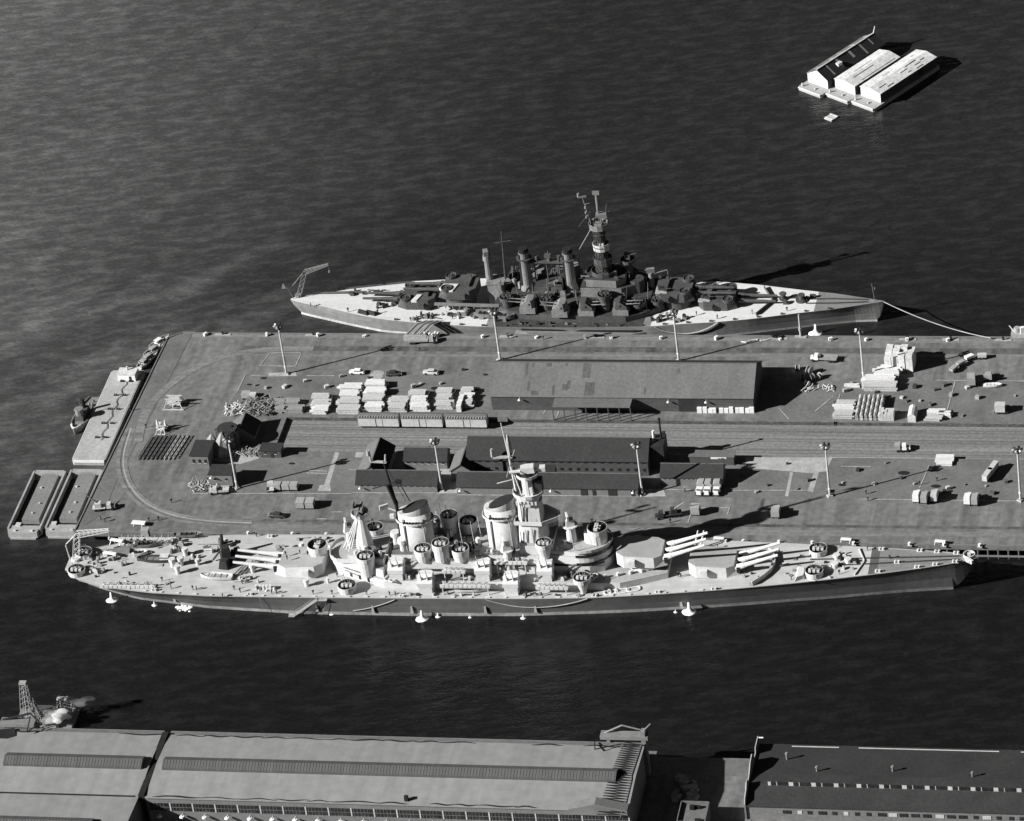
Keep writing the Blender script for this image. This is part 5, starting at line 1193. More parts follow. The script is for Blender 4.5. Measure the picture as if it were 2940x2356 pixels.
for i,(px,py) in enumerate(((400,1508),(2430,1556),(2700,1562),(2065,1553))):
    p=G(px,py,ZP);t=thing('trestle_table',('white sloping trestle on the near quay by the pier head','white trestle on the near quay abreast of the bow gun tubs','white trestle on the near quay near the pale battleship bow','white trestle on the near quay abreast of the fore gun barrels')[i],'trestle',(p.x,p.y,ZP),rad(-6),'white trestles on the near quay')
    q=B();q.box(0,0,1.0,4.4 if i==0 else 3.2,1.7 if i==0 else 1.,.3,0,.95,.9);q.build('trestle_top','white_paint',t)
    for x in (-1.3,1.3):
        q=B();q.tube((x,-.5,1.0),(x-.3,-.7,.02),.12,.12,5);q.tube((x,.5,1.0),(x-.3,.7,.02),.12,.12,5);q.build('trestle_leg','white_paint',t)
# white trestles and long gear on the after deck of the near battleship (things laid on its deck)
def on_near(px,py,z): p=G(px,py,z);return p
for i,(px,py) in enumerate(((338,1563),(318,1600))):
    p=G(px,py,6.6);t=thing('deck_trestle',('white splayed trestle on the near battleship after deck below its crane','flat pale trestle by the near battleship after rail, nearer than the splayed one')[i],'trestle',(p.x,p.y,6.6),rad(-12))
    q=B();q.box(0,0,1.5,4.6,1.1,.35,0,.9,.9);q.build('trestle_top','white_paint',t)
    q=B();q.tube((-1.8,-.3,1.5),(-2.3,-.7,.02),.15,.15,5);q.tube((1.6,.3,1.5),(2.2,.6,.02),.15,.15,5);q.tube((-1.6,.3,1.5),(-1.2,.7,.02),.15,.15,5);q.tube((1.4,-.3,1.5),(1.0,-.7,.02),.15,.15,5);q.build('trestle_leg','white_paint',t)
def boat(px,py,z,L,W_b,h,rz,label,hull,inner,cat='boat',name='motor_boat',cabin=None,grp=None):
    p=G(px,py,z);t=thing(name,label,cat,(p.x,p.y,z+.05),rz,grp);q=B();rings=[];n=12
    for k in range(n+1):
        u=k/n;x=-L/2+L*u;wd=W_b/2*(min(1,.72+.9*u) if u<.35 else 1)*(1-max(0,(u-.55)/.45)**2.2)+.03;sh=h*(1+.25*max(0,u-.5))
        rings.append([(x,-wd,sh),(x,-wd*.85,h*.35),(x,-wd*.25,.0),(x,wd*.25,.0),(x,wd*.85,h*.35),(x,wd,sh),(x,wd*.86,sh),(x,wd*.8,sh-.35*h),(x,-wd*.8,sh-.35*h),(x,-wd*.86,sh)])
    q.loft(rings);q.build('hull',hull,t)
    q=B();
    for k in range(4): q.box(-L*.32+k*L*.19,0,h*.72,.3,W_b*.74,.08)
    q.box(-L*.02,0,h*.66,L*.62,W_b*.6,.05);q.build('thwarts',inner,t)
    if cabin:
        q=B();q.box(cabin[0]*L,0,h*.8,cabin[1]*L,W_b*.66,1.2,0,.9,.86);c_=q.build('cabin',cabin[2],t);q=B();q.box(cabin[0]*L,0,h*.8+.6,cabin[1]*L*.98,W_b*.64,.3);q.build('window','window_glass',c_)
    return t
boat(622,1660,6.5,9.6,2.9,1.3,rad(176),'pale open motor boat cradled on the near battleship after deck by the vents','haze_grey','canvas_grey',grp='boats stowed on the near battleship')
boat(446,1611,6.5,11.,2.9,1.3,rad(181),'dark-sided launch with a white canopy on the near battleship after deck','truck_dark','steel_mid',cabin=(-.28,.26,'canvas'),grp='boats stowed on the near battleship')
boat(1355,1697,6.5,9.5,2.8,1.3,rad(3),'open boat stowed under the gun gallery amidships on the near battleship','haze_grey','steel_dark',grp='boats stowed on the near battleship')
for i,(px,py,l) in enumerate(((390,1553,9),(545,1540,8),(420,1568,7))):
    boat(px,py,6.6,l,2.6,1.2,rad(4),('grey whaler lying on the far rail of the near battleship after deck','grey dinghy on the far rail near the boat winch','grey skiff inboard of the whaler on the after deck')[i],'steel_mid','steel_dark',grp='boats stowed on the near battleship')
boat(398,1592,6.5,5.6,2.4,1.1,rad(8),'small shadowed dinghy beside the dark canvas roll on the after deck','canvas','steel_dark',grp='boats stowed on the near battleship')
p=G(352,1588,6.6);q=B();q.box(0,0,0,5.4,2.4,1.7,0,.94,.85);q.box(0,0,1.7,5.0,.2,.15);tag(q.build('canvas_shelter','steel_mid',None,loc=(p.x,p.y,6.56),rz=rad(2)),'flat grey canvas shelter on the near battleship after deck','shelter')
p=G(420,1542,6.6);q=B();q.box(0,0,0,2.2,1.8,3.0);q.box(0,0,3,2.4,2.,.1);tag(q.build('deck_crate','canvas_grey',None,loc=(p.x,p.y,6.56)),'tall grey crate at the far rail of the near battleship after deck','crate')
for i,(px,py) in enumerate(((1398,910),(1446,915))):
    p=G(px,py,5.);boat(px,py,4.8,7.6,3.0,1.9,rad(-6),('left','right')[i]+' one of two dark boats side by side on the far battleship deck edge','old_grey_light','steel_dark',grp='boats on the far battleship')
boat(255,1503,0,7.2,3.2,1.3,rad(70),'rounded pale work boat tied at the corner of the pier head','trim_pale','canvas_grey',name='work_boat')
boat(2850,1110,ZP,5.6,1.8,.9,rad(4),'white upturned-looking dinghy lying on the far right yard','white_paint','canvas',name='dinghy')
# gangway from the far quay up to the dark battleship
a=G(1212,972,ZP);q=B();e=FAR.w(-47.2,-12.4,5.2)
t=thing('gangway','striped gangway of three pale-railed ramps up to the far battleship','gangway',(a.x-3.2,a.y,0))
for k in range(3):
    s=Vector((k*2.2-1.0,0,ZP+1.5));f=Vector((e.x-(a.x-3.2)+k*1.9+.4,e.y-a.y,5.6));q=B();m_=(s+f)/2+Vector((0,0,1.0))
    for d in (-.75,.75): q.path([tuple(s+Vector((d,0,.3))),tuple(m_+Vector((d,0,.3))),tuple(f+Vector((d,0,.1)))],.16,5)
    r_=q.build('gangway_rail','trim_pale',t);q=B();q.loft([[tuple(v+Vector((d,0,z))) for d,z in ((-.6,0),(.6,0),(.6,.1),(-.6,.1))] for v in (s,m_,f)]);q.build('gangway_tread','steel_mid',r_)
q=B();q.box(1.2,-.6,ZP+.1,7.2,1.4,1.4);q.box(1.2,-1.5,ZP+.1,6.4,.4,.6);q.build('gangway_landing','canvas_grey',t)
for i in range(6):
    p=G(1222+i*8,963+R.uniform(-4,4),ZP);q=B();q.box(0,0,1.15,.9,.7,.55,R.random());q.box(0,0,1.7,.6,.5,.3,R.random());tag(q.build('sack','canvas',None,loc=(p.x,p.y-1.1,ZP)),f'white sack heaped on the flatbed lorry by the gangway, {ORD[i]} from the left','sack','sacks on the flatbed lorry')
# mooring rope from the dark ship's bow to the far right quay, and the quay work boat there
q=B();b0=FAR.w(95,0,7.3);b1=G(2845,970,ZP+1);q.path([tuple(b0.lerp(b1,k/10)+Vector((0,0,-3.2*4*(k/10)*(1-k/10)*.5))) for k in range(11)],.16,5);tag(q.build('bow_rope','rope'),'long slack mooring rope from the far battleship bow to the far quay','rope')
p=G(2925,962,ZP);t=thing('quay_winch','jumble of pale winch gear on the far quay at the right edge','winch',(p.x,p.y,ZP))
q=B();q.box(0,0,.01,4.5,3,1.2);q.cyl(-.5,.4,1.2,2.6,1.1,.9,10);q.build('winch_bed','canvas_grey',t)
q=B();q.box(1.2,-.6,1.2,1.2,1.0,2.2,.3);q.tube((-1.4,0,1.4),(-2.8,.8,3.0),.16,.14,5);q.build('winch_gear','white_paint',t)
q=B();q.path([tuple(G(x,y,ZP+.2)) for x,y in ((2128,980),(2142,982),(2158,976),(2172,974),(2186,977),(2200,975),(2216,970),(2228,968))],.28,6);tag(q.build('hose','trim_pale'),'pale snaking hose on the far quay by the jib post','hose')
# ================================================================ barges and boats on the left
def wloc(p): return (p.x,p.y)
p0=G(331,1065,1.7);p1=G(397,1060,1.7);p2=G(307,1324,1.7);p3=G(211,1320,1.7)
t=thing('deck_barge','long flat pale deck barge moored against the pier head','barge',((p0.x+p1.x+p2.x+p3.x)/4,(p0.y+p1.y+p2.y+p3.y)/4,0))
Wb=10.6;Lb=48.8
q=B();q.prism([(-Wb/2,-Lb/2+.6),(-Wb/2+.5,-Lb/2),(Wb/2-.5,-Lb/2),(Wb/2,-Lb/2+.6),(Wb/2,Lb/2-.6),(Wb/2-.5,Lb/2),(-Wb/2+.5,Lb/2),(-Wb/2,Lb/2-.6)],-.6,1.7);q.build('hull','barge_deck',t)
q=B();q.box(0,0,1.71,Wb-.6,Lb-.8,.06);q.build('deck','barge_deck',t)
q=B();q.box(0,-Lb/2-.08,1.0,Wb-.6,.25,.9);q.box(-Wb/2-.05,0,1.2,.2,Lb-2,.5);q.build('rubbing_strake','white_paint',t)
for k in range(5):
    for s in (-1,1):
        q=B();x,y=s*1.4+1.0,18-7.6*k;
        for d in (-.3,.3): q.cyl(x+d,y,1.77,2.4,.2,.24,7)
        q.box(x,y,1.77,1.5,.5,.15);q.build('bitts','steel_dark',t)
q=B()
pts=[(1+.5*math.sin(k*1.7),18-k*1.6,1.95) for k in range(21)];q.path(pts,.09,5);q.build('rope_coil','steel_dark',t)
q=B();q.box(1.2,Lb/2-4.4,1.77,5.6,3.6,2.5);dk=q.build('deckhouse','white_paint',t);q=B();q.box(1.2,Lb/2-4.4,4.27,6,4.,.15);q.cyl(1.0,Lb/2-3.6,4.4,5.6,.35,.3,8);q.build('deckhouse_roof','canvas',dk);q=B();q.box(2.4,Lb/2-6.22,2.4,.8,.06,1.2);q.build('door','steel_dark',dk)
clutter(t,(-2,Lb/2-3,4,Lb/2-.8),1.74,10,'deck_gear',['white_paint','steel_dark','canvas_grey'],.5,1.4,1.6)
def openbarge(cx,cy,label,m):
    t=thing('hopper_barge',label,'barge',(cx,cy,0),0,'open barges at the pier head corner');Wb=10.4;Lb=30.6
    q=B();out=[(-Wb/2,-Lb/2+1.2),(-Wb/2+1.2,-Lb/2-1.6),(Wb/2-1.2,-Lb/2-1.6),(Wb/2,-Lb/2+1.2),(Wb/2,Lb/2-1),(Wb/2-1,Lb/2),(-Wb/2+1,Lb/2),(-Wb/2,Lb/2-1)]
    q.prism(out,-.5,.5);
    for s in (-1,1): q.box(s*(Wb/2-.3),0,.5,.6,Lb-1.2,2.1)
    q.box(0,-Lb/2+.6,.5,Wb-1.3,3.6,1.8);q.box(0,Lb/2-.9,.5,Wb-1.3,1.7,2.0);q.build('hull','canvas_grey',t)
    q=B();q.box(0,.6,.52,Wb-1.3,Lb-7,.3);q.build('hold_floor','steel_dark',t)
    q=B();q.box(.7,1.4,.84,Wb-4.9,Lb-7.6,1.6,0,.97,.99);q.build('cargo','cargo_grey',t)
    for x_,y_,z_,a_,b_ in ((-.6,6,2.45,.6,.5),(1.2,-2,2.45,.6,.5),(.3,-7,2.45,.6,.5),(-3,-Lb/2-.4,2.3,.9,.5),(3,-Lb/2-.4,2.3,.9,.5),(-2.5,-Lb/2+2.6,2.3,1.6,1.6)):
        q=B();q.box(x_+R.uniform(-.4,.4),y_,z_,a_,b_,.4,R.uniform(-.2,.2));q.build('barge_fitting','trim_pale',t)
openbarge(-141.8,-25.0,'open hopper barge with dark hold gaps beside its grey load, the outer of two','');openbarge(-130.2,-24.2,'open hopper barge with dark hold gaps beside its grey load, the inner of two','')
t=thing('tugboat','small dark tug with a rounded pale bow lying outside the deck barge','tugboat',(-139.9,22.2,0),rad(-94))
q=B();rings=[]
for k in range(13):
    u=k/12;x=-9.6+19.2*u;wd=2.7*(min(1,.6+1.6*u))*(1-max(0,(u-.6)/.4)**2.3)+.05;h=1.2+1.1*u*u;rings.append([(x,-wd,h),(x,-wd*.8,-.4),(x,wd*.8,-.4),(x,wd,h),(x,wd*.88,h),(x,wd*.85,h-.45),(x,-wd*.85,h-.45),(x,-wd*.88,h)])
q.loft(rings);q.build('hull','steel_mid',t)
q=B();q.box(1.2,0,1.1,6.6,2.9,2.0,0,.95,.9);dh_=q.build('deckhouse','old_grey',t);q=B();q.cyl(3.2,0,3.1,5.1,1.3,1.25,10);q.cyl(3.2,0,5.1,5.3,1.5,1.4,10);q.build('wheelhouse','old_grey_light',dh_);q=B();q.cyl(-.8,0,3.1,6.0,.65,.55,10);q.build('funnel','soot',dh_)
q=B();q.tube((1.6,0,3.1),(1.6,0,8.2),.12,.08,5);q.build('mast','steel_mid',dh_)
q=B();q.path([(8.2*1.12*math.cos(a),2.3*math.sin(a),2.1) for a in [rad(-40+8*k) for k in range(11)]],.35,6);q.build('bow_fender','canvas',t)
clutter(t,(-8,-1.6,-3,1.6),.9,6,'deck_gear',['steel_dark','canvas_grey'],.5,1.2,.8)
# work boats nested by the pier head's far corner
for i,(px,py,l,rz,lab) in enumerate(((462,988,8,58,'white-topped launch nearest the far corner of the pier head'),(447,1010,8.6,60,'cluttered work boat second from the far corner of the pier head'),(430,1034,8.2,62,'cluttered work boat third from the far corner of the pier head'),(418,1048,6,66,'small round-sterned boat beside the deck barge house'))):
    p=G(px,py,.2);bt=boat(px,py,.0,l,2.8,1.5,rad(rz),lab,'trim_pale','canvas_grey',name='work_boat',cabin=(-.1,.3,'white_paint' if i==0 else 'canvas_grey'),grp='work boats at the pier head corner')
    clutter(bt,(-l*.4,-.9,l*.25,.9),1.0,5,'boat_gear',['steel_dark','white_paint','canvas_grey'],.4,1.,.8)
# ================================================================ three house barges afloat, far right
HA=math.atan2(23.8,16.2)
def housebarge(front_l,front_r,Lh,label,kind):
    u=Vector((math.cos(HA),math.sin(HA),0));a=Vector((*front_l,0));b_=Vector((*front_r,0));c=(a+b_)/2;Wd=(b_-a).length
    t=thing('house_barge',label,'house barge',(c.x,c.y,0),HA,'house barges afloat')
    q=B();q.prism([(-4.6,-Wd/2-.3),(-4.0,-Wd/2-.7),(Lh+.6,-Wd/2-.7),(Lh+1,-Wd/2-.3),(Lh+1,Wd/2+.3),(Lh+.6,Wd/2+.7),(-4.0,Wd/2+.7),(-4.6,Wd/2+.3)],-.5,1.25);q.build('hull','barge_deck',t)
    q=B();q.tube((-4.5,-Wd/2-.4,1.0),(-4.5,Wd/2+.4,1.0),.35,.35,8);q.box(-3.4,Wd/2-.4,1.27,.5,.5,1.1);q.box(-2.6,-1,1.27,.8,.5,.5);q.build('fender','trim_pale',t)
    if kind==0:
        h,r=4.6,7.2;pr=[(-Wd/2,1.27),(-Wd/2,h),(0,r-.2),(Wd/2,h),(Wd/2,1.27)];q=B();q.loft([[(0,y,z) for y,z in pr],[(Lh,y,z) for y,z in pr]]);wl=q.build('wall','wall_dark',t);q=B();q.loft([[(-.12,y,z) for y,z in pr],[(-.004,y,z) for y,z in pr]]);q.build('end_wall','canvas',t)  # side walls coloured dark as their shaded side, end wall left pale
        for s,m in ((-1,'roof_tar_shade'),(1,'roof_felt')):  # slope away from the sun gets its shade painted in
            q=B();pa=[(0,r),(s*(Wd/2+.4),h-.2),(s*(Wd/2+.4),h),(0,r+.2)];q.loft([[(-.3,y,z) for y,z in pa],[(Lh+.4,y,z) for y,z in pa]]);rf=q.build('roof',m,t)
            for k in range(5):
                x=Lh*(.1+.2*k)+R.uniform(-1,1);w_=R.uniform(.5,1.3);q=B();sl=(r-h+.2)/(Wd/2+.4);y0,y1=.4,Wd/2*R.uniform(.6,1.);q.add([(x,s*y0,r+.24-sl*y0),(x+w_,s*y0,r+.24-sl*y0),(x+w_,s*y1,r+.24-sl*y1),(x,s*y1,r+.24-sl*y1)],[(0,1,2,3)]);q.build('roof_patch','roof_grey' if s<0 else 'trim_pale',rf,recalc=False)
        q=B();q.tube((Lh+.2,0,r),(Lh+1.4,.2,r+2.2),.28,.2,6);q.box(Lh/2,0,r+.18,Lh+.4,.5,.14);q.build('ridge_board','trim_pale',t)
        q=B();q.box(8.3,-Wd*.27,5.5,2.0,1.3,1.3);q.build('skylight','canvas',t)
    else:
        h=5.1;pr=[(-Wd/2,1.27),(-Wd/2,h-.5),(0,h+.4),(Wd/2,h-.5),(Wd/2,1.27)];q=B();q.loft([[(0,y,z) for y,z in pr],[(Lh,y,z) for y,z in pr]]);wl=q.build('wall','wall_dark',t);q=B();q.loft([[(-.12,y,z) for y,z in pr],[(-.004,y,z) for y,z in pr]]);q.build('end_wall','canvas',t)  # side walls darkened in colour here too, shade painted in
        q=B();pa=[(-Wd/2-.25,h-.5),(0,h+.42),(Wd/2+.25,h-.5),(Wd/2+.25,h-.3),(0,h+.62),(-Wd/2-.25,h-.3)];q.loft([[(-.3,y,z) for y,z in pa],[(Lh+.3,y,z) for y,z in pa]]);rf=q.build('roof','canvas',t)
        if kind==1:
            for y,x0,x1 in ((1.2,6,15),(-1.2,3,13),(-Wd*.44,4,21)):
                q=B();q.box((x0+x1)/2,y,h+.62-abs(y)*.2,x1-x0,.22,.1);q.build('roof_batten','steel_mid',rf)
            q=B();q.box(-.05,-.3,1.3,.1,.3,3.6);q.build('corner_post','steel_mid',wl)
        else:
            for k in range(12):
                q=B();x=R.uniform(1,Lh-3);y=R.uniform(-.5,.5)*Wd*.8;q.box(x,y,h+.64-abs(y)*.2,R.uniform(1.5,4.),R.uniform(.4,1.2),.1);q.build('roof_patch',R.choice(['trim_pale','boxcar_side','canvas']),rf)
            q=B();q.box(Lh*.72,-Wd/2-.02,1.6,2.2,.1,2.4);q.build('door','steel_dark',wl)
            q=B();q.box(-.04,-Wd*.28,1.3,.1,.8,2.0);q.build('door','steel_mid',wl)
    return t
housebarge((61.1,220.2),(68.5,215.1),28.6,'house barge with a dark gabled roof, farthest of the three lashed together','x' and 0)
housebarge((70.9,216.0),(78.2,211.0),22.6,'white flat-roofed house barge in the middle of the three lashed together',1)
housebarge((80.0,210.6),(87.5,206.2),28.4,'white-roofed house barge with a ragged roof edge, nearest of the three lashed together',2)
p=G(2387,338,.0);t=thing('raft','small pale square raft floating near the house barges','raft',(p.x,p.y,0),HA)
q=B()
for k in range(5): q.box(0,-1.3+.65*k,-.1,3.6,.6,.5)
q.build('raft_deck','trim_pale',t);q=B()
for x in (-1.2,1.2): q.box(x,0,.4,.3,3.2,.15)
q.build('raft_beam','canvas',t)
# ================================================================ near shore: wharf and transit sheds
LY=-140.4;LZ=4.
b=B();b.prism([(-320,LY+2.2),(66.5,LY+2.2),(66.5,LY),(94.5,LY),(94.5,LY+1.6),(420,LY+1.6),(420,-420),(-320,-420)],-3,LZ);struct('wharf_ground',b,'asphalt')
wsheet('wharf_apron',[(66.8,LY-.3),(94,LY-.3),(94,-148),(66.8,-148)],'concrete',LZ+.006)
def shed_bay(t,x0,x1,yN,yS,ze,zr,nm=''):
    yc=(yN+yS)/2;q=B();pr=[(yN,LZ),(yN,ze),(yc,zr-.2),(yS,ze),(yS,LZ)];q.loft([[(x0,y,z) for y,z in pr],[(x1,y,z) for y,z in pr]]);return q
def bay_roof(t,x0,x1,yN,yS,ze,zr,m='roof_grey'):
    yc=(yN+yS)/2
    for y in (yN,yS):
        q=B();s=1 if y>yc else -1;pa=[(yc,zr),(y,ze),(y,ze+.2),(yc,zr+.2)];q.loft([[(x0,a,z) for a,z in pa],[(x1,a,z) for a,z in pa]]);q.build('roof',m,t)
def monitor(t,x0,x1,yc,zr,hw=2.4,h=1.8):
    q=B();pr=[(yc+hw,zr-.9),(yc+hw,zr+h*.45),(yc,zr+h),(yc-hw,zr+h*.45),(yc-hw,zr-.9)];q.loft([[(x0,y,z) for y,z in pr],[(x1,y,z) for y,z in pr]]);mo=q.build('roof_monitor','roof_glass',t)
    q=B();n=int((x1-x0)/.85)
    for k in range(n):
        x=x0+(k+.5)*(x1-x0)/n;q.tube((x,yc-.1,zr+h+.02),(x,yc-hw-.05,zr+h*.45+.02),.035,.035,4)
    q.build('glazing_bars','roof_felt',mo)
    q=B();q.box((x0+x1)/2,yc-hw-.1,zr-.3,x1-x0,.12,.25);q.build('monitor_sill','soot',mo)
    return mo
ZE,ZR=15.6,16.6;YN,YC,YS=-150.8,-164.6,-177.4
T1=thing('transit_shed','huge pale-roofed transit shed on the near shore, with a row of dark window banks','shed',(0,0,0))
q=shed_bay(T1,-66.,65.6,YN,YS,ZE,ZR);T1w=q.build('wall','wall_timber',T1)
bay_roof(T1,-66.,66.2,YN,YS-.4,ZE,ZR);monitor(T1,-63.8,61.2,YC,ZR)
T2=thing('transit_shed','pale-roofed double transit shed at the near left corner, left of the dark roof gap','shed',(0,0,0))
q=shed_bay(T2,-150,-68.2,YN,YS,ZE,ZR);q.build('wall','wall_timber',T2);q=shed_bay(T2,-150,-68.2,YS-.02,YS-27.4,ZE,ZR);q.build('wall','wall_timber',T2)
bay_roof(T2,-150,-67.8,YN,YS,ZE,ZR);bay_roof(T2,-150,-67.8,YS-.05,YS-27.4,ZE,ZR)
monitor(T2,-108.9,-69.6,YC,ZR);monitor(T2,-150,-77.,YS-13.7,ZR)
q=B();q.box(-110,YS,ZE+.12,82,.5,.25);q.build('valley_gutter','soot',T2)
# north eave: tarred gutter edge and the apron strip below
for tt,xa,xb in ((T1,-66,66),(T2,-150,-68)):
    q=B();q.box((xa+xb)/2,YN+1.0,ZE-.5,xb-xa,1.7,.3);q.build('eave_canopy','roof_felt',tt)
    q=B();q.box((xa+xb)/2,YN+2.1,ZE-.75,xb-xa,.5,.3);q.build('eave_gutter','steel_mid',tt)
    for y0,z0 in ((YN-.3,ZE+.24),(YS+.35,ZE+.24)):
        if tt is T2 and y0<-170: continue
        x=xa+2
        while x<xb-8:
            l=R.uniform(5,15)
            if R.random()<.8:
                q=B();n=9;w0=R.uniform(.18,.5);up=[(x+l*i/n,y0+.25*math.sin(i*.8+x)+w0*math.sin(math.pi*i/n)**.7*.8) for i in range(n+1)];dn=[(px_,py_-w0*1.2*math.sin(math.pi*i/n)**.7-.12) for i,(px_,py_) in enumerate(up)]
                q.prism(up+dn[::-1],z0,z0+.05);q.build('gutter_tar','soot',tt)
            x+=l*.92
# fire wall gap: black slab painted in for its shadow
q=B();q.box(-67.1,(YN+YS)/2+.2,ZE-1.5,1.7,27,2.2);q.build('gap_shade','soot',T2)
q=B();q.prism([(-66.15,YN+.6),(-65.85,YN+.6),(-65.85,YS),(-66.15,YS)],LZ,ZE+.2);q.build('fire_wall','wall_dark',T1)
# south wall windows and lamps of the long shed
n=21
for k in range(n):
    x=-62.6+k*6.28;
    if x>64:break
    q=B();q.box(x,YS-.05,11.3,5.7,.14,2.5);w_=q.build('window','window_glass',T1)
    q=B()
    for j in range(5): q.box(x-2.85+.95*(j+.5),YS-.14,11.3,.07,.05,2.5)
    q.box(x,YS-.14,12.5,5.7,.05,.07);q.build('glazing_bars','steel_mid',w_)
    q=B();q.box(x+3.14,YS-.06,11.2,.35,.16,2.7);q.build('pilaster','trim_pale',T1)
    q=B();q.tube((x,YS,10.5),(x,YS-1.2,10.5),.07,.07,5);q.cyl(x,YS-1.2,10.1,10.4,.72,.6,12);q.build('wall_lamp','white_paint',T1)
q=B();q.box(0,YS-.5,7.4,131,.8,.15);q.build('wall_ledge','trim_pale',T1)
q=B();q.prism([(50.5,YS-.6),(65,YS-.6),(65,YS+1),(50.5,YS+1)],ZE-.2,[ZE+.6]*4);q.build('gable_end_box','wall_timber',T1)
q=B();q.loft([[(x,YS-.65,z) for x,z in ((50.2,ZE-1.2),(50.2,ZE+.6),(57.5,ZE+2.6),(66,ZE+.6),(66,ZE-1.2))],[(x,YS+2.4,z) for x,z in ((50.2,ZE-1.2),(50.2,ZE+.6),(57.5,ZE+2.6),(66,ZE+.6),(66,ZE-1.2))]]);q.build('end_gablet','wall_timber',T1)
p=G(1168,2292,ZE+.6);q=B();q.box(p.x,YS+1.5,ZE+.1,1.0,1.,1.7);q.build('roof_vent','soot',T1)
# lattice boom lying over the right end of the roof
LT_=thing('lattice_boom','zigzag lattice boom lying along the right end of the big pale transit shed roof','boom',(0,0,0))
q=B();N_=30;pa=[];pb=[]
for k in range(N_+1):
    t=k/N_;y=YN+1.5+(YS-YN-3.5)*t;z=ZE+(ZR-ZE)*(1-abs(y-YC)/(YN-YC))+.5;pa.append((58.6+1.1*(1-t)*1.6-t*.4,y,z));pb.append((64.6+.6*(1-t),y-1.1,z))
for k in range(N_): q.tube(pa[k],pb[k],.13,.13,4);q.tube(pb[k],pa[k+1],.13,.13,4)
q.build('lattice_web','soot',LT_)
q=B();q.path(pb,.1,4);q.build('boom_chord','steel_mid',LT_)
q=B();q.path([(52.5,YN+1.2,ZE+.4),(53.5,YN-3.6,ZE+1.8),(60,YN+.4,ZE+.6),(57,YN-1.2,ZE+1)],.16,5);q.build('boom_stay','soot',LT_)
wc=thing('wharf_crane','tangled grey wharf crane gear standing behind the right corner of the big transit shed','crane',(60.5,YN+2.8,LZ))
q=B();q.box(0,0,12.6,13,2.6,1.1);q.box(5.2,0,0,1.2,2.2,15.);q.box(-4.4,0,0,1.,2.,12.6);q.build('crane_frame','steel_mid',wc)
q=B();q.tube((-5.5,.3,13.6),(-.5,.8,16.),.3,.25,6);q.tube((-.5,.8,16),(5.6,.2,14.8),.22,.2,6);q.tube((5.4,0,15),(7.2,1.2,16.4),.25,.2,6);q.build('crane_jib','steel_mid',wc)
# left-hand wharf gear near the corner
wc2=thing('wharf_crane','dark folded wharf crane at the left corner behind the near transit shed','crane',(-108.5,YN+2.6,LZ))
q=B();q.box(-1.5,0,12.,10,3.,1.1);q.box(-5.5,0,0,1.4,2,12);q.box(3.5,0,0,1.2,2,12);q.build('crane_frame','steel_mid',wc2)
q=B();q.tube((-6,.4,13),(2.4,.6,15.4),.35,.3,6);q.tube((2.4,.6,15.4),(5.6,-1.8,14.),.25,.2,6);q.tube((5.6,-1.8,14),(2.4,-4.6,13.),.18,.18,5);q.tube((2.4,-4.6,13.),(2.4,0,14.8),.18,.18,5);q.build('crane_jib','soot',wc2)
q=B();q.prism([(-118.8,YN-1),(-110.6,YN+.8),(-109.2,YN-2.6),(-112.4,YN-4.8),(-113.2,YN-8.2),(-118.8,YN-9.6)],ZE+.3,ZE+.5);q.build('roof_tarpaulin','soot',T2)
# flat black-roofed shed on the right with a glazed monitor and a stepped parapet
T3=thing('transit_shed','low black-roofed transit shed at the near right, with a strip of monitor windows','shed',(0,0,0))
x0,x1=95.2,300;yN,yS=-139.6,-165.2;ze,zr=8.2,10.2;yc=-158.6
q=B();pr=[(yN,LZ),(yN,ze),(yc,zr-.2),(yS,ze+.2),(yS,LZ)];q.loft([[(x0,y,z) for y,z in pr],[(x1,y,z) for y,z in pr]]);q.build('wall','wall_timber',T3)
for y,z in ((yN+.4,ze-.05),(yS-.4,ze+.15)):
    q=B();pa=[(yc,zr),(y,z),(y,z+.2),(yc,zr+.2)];q.loft([[(x0-.2,a,b_) for a,b_ in pa],[(x1,a,b_) for a,b_ in pa]]);q.build('roof','roof_tar',T3)
q=B();q.box((100.3+x1)/2,yc+1.0,zr-.2,x1-100.3,2.6,1.9);mo=q.build('roof_monitor','trim_pale',T3)
q=B();q.box((100.+x1)/2,yc+1.0,zr+1.7,x1-99.8,3.1,.15);q.build('monitor_roof','roof_tar',mo)
for k in range(14):
    x=102.3+k*6.02;
    for dx,w_ in ((-.6,1.3),(1.9,2.9)):
        q=B();q.box(x+dx,yc-.34,zr+.25,w_,.12,1.15);q.build('window','window_glass',mo)
for x,y in ((103.6,-146.5),(112.4,-151.8),(153.8,-152.4),(132.5,-150.8)):
    q=B();q.cyl(x,y,8.6,11.,.3,.25,8);q.cyl(x,y,11,11.4,.45,.35,8);q.build('roof_vent','steel_mid',T3)
q=B();x=104
while x<180:
    l=R.uniform(3,9)
    if R.random()<.6:q.box(x+l/2,yN-.6,ze+.3,l,.35,.04)
    x+=l
q.build('gutter_streak','trim_pale',T3)
for k in range(26):
    x=106+k*3.1+R.uniform(-.3,.3)
    q=B();q.box(x,yS-.06,6.1,R.choice([1.2,2.2]),.12,1.1);q.build('window','trim_pale' if k%4==1 else 'window_glass',T3)
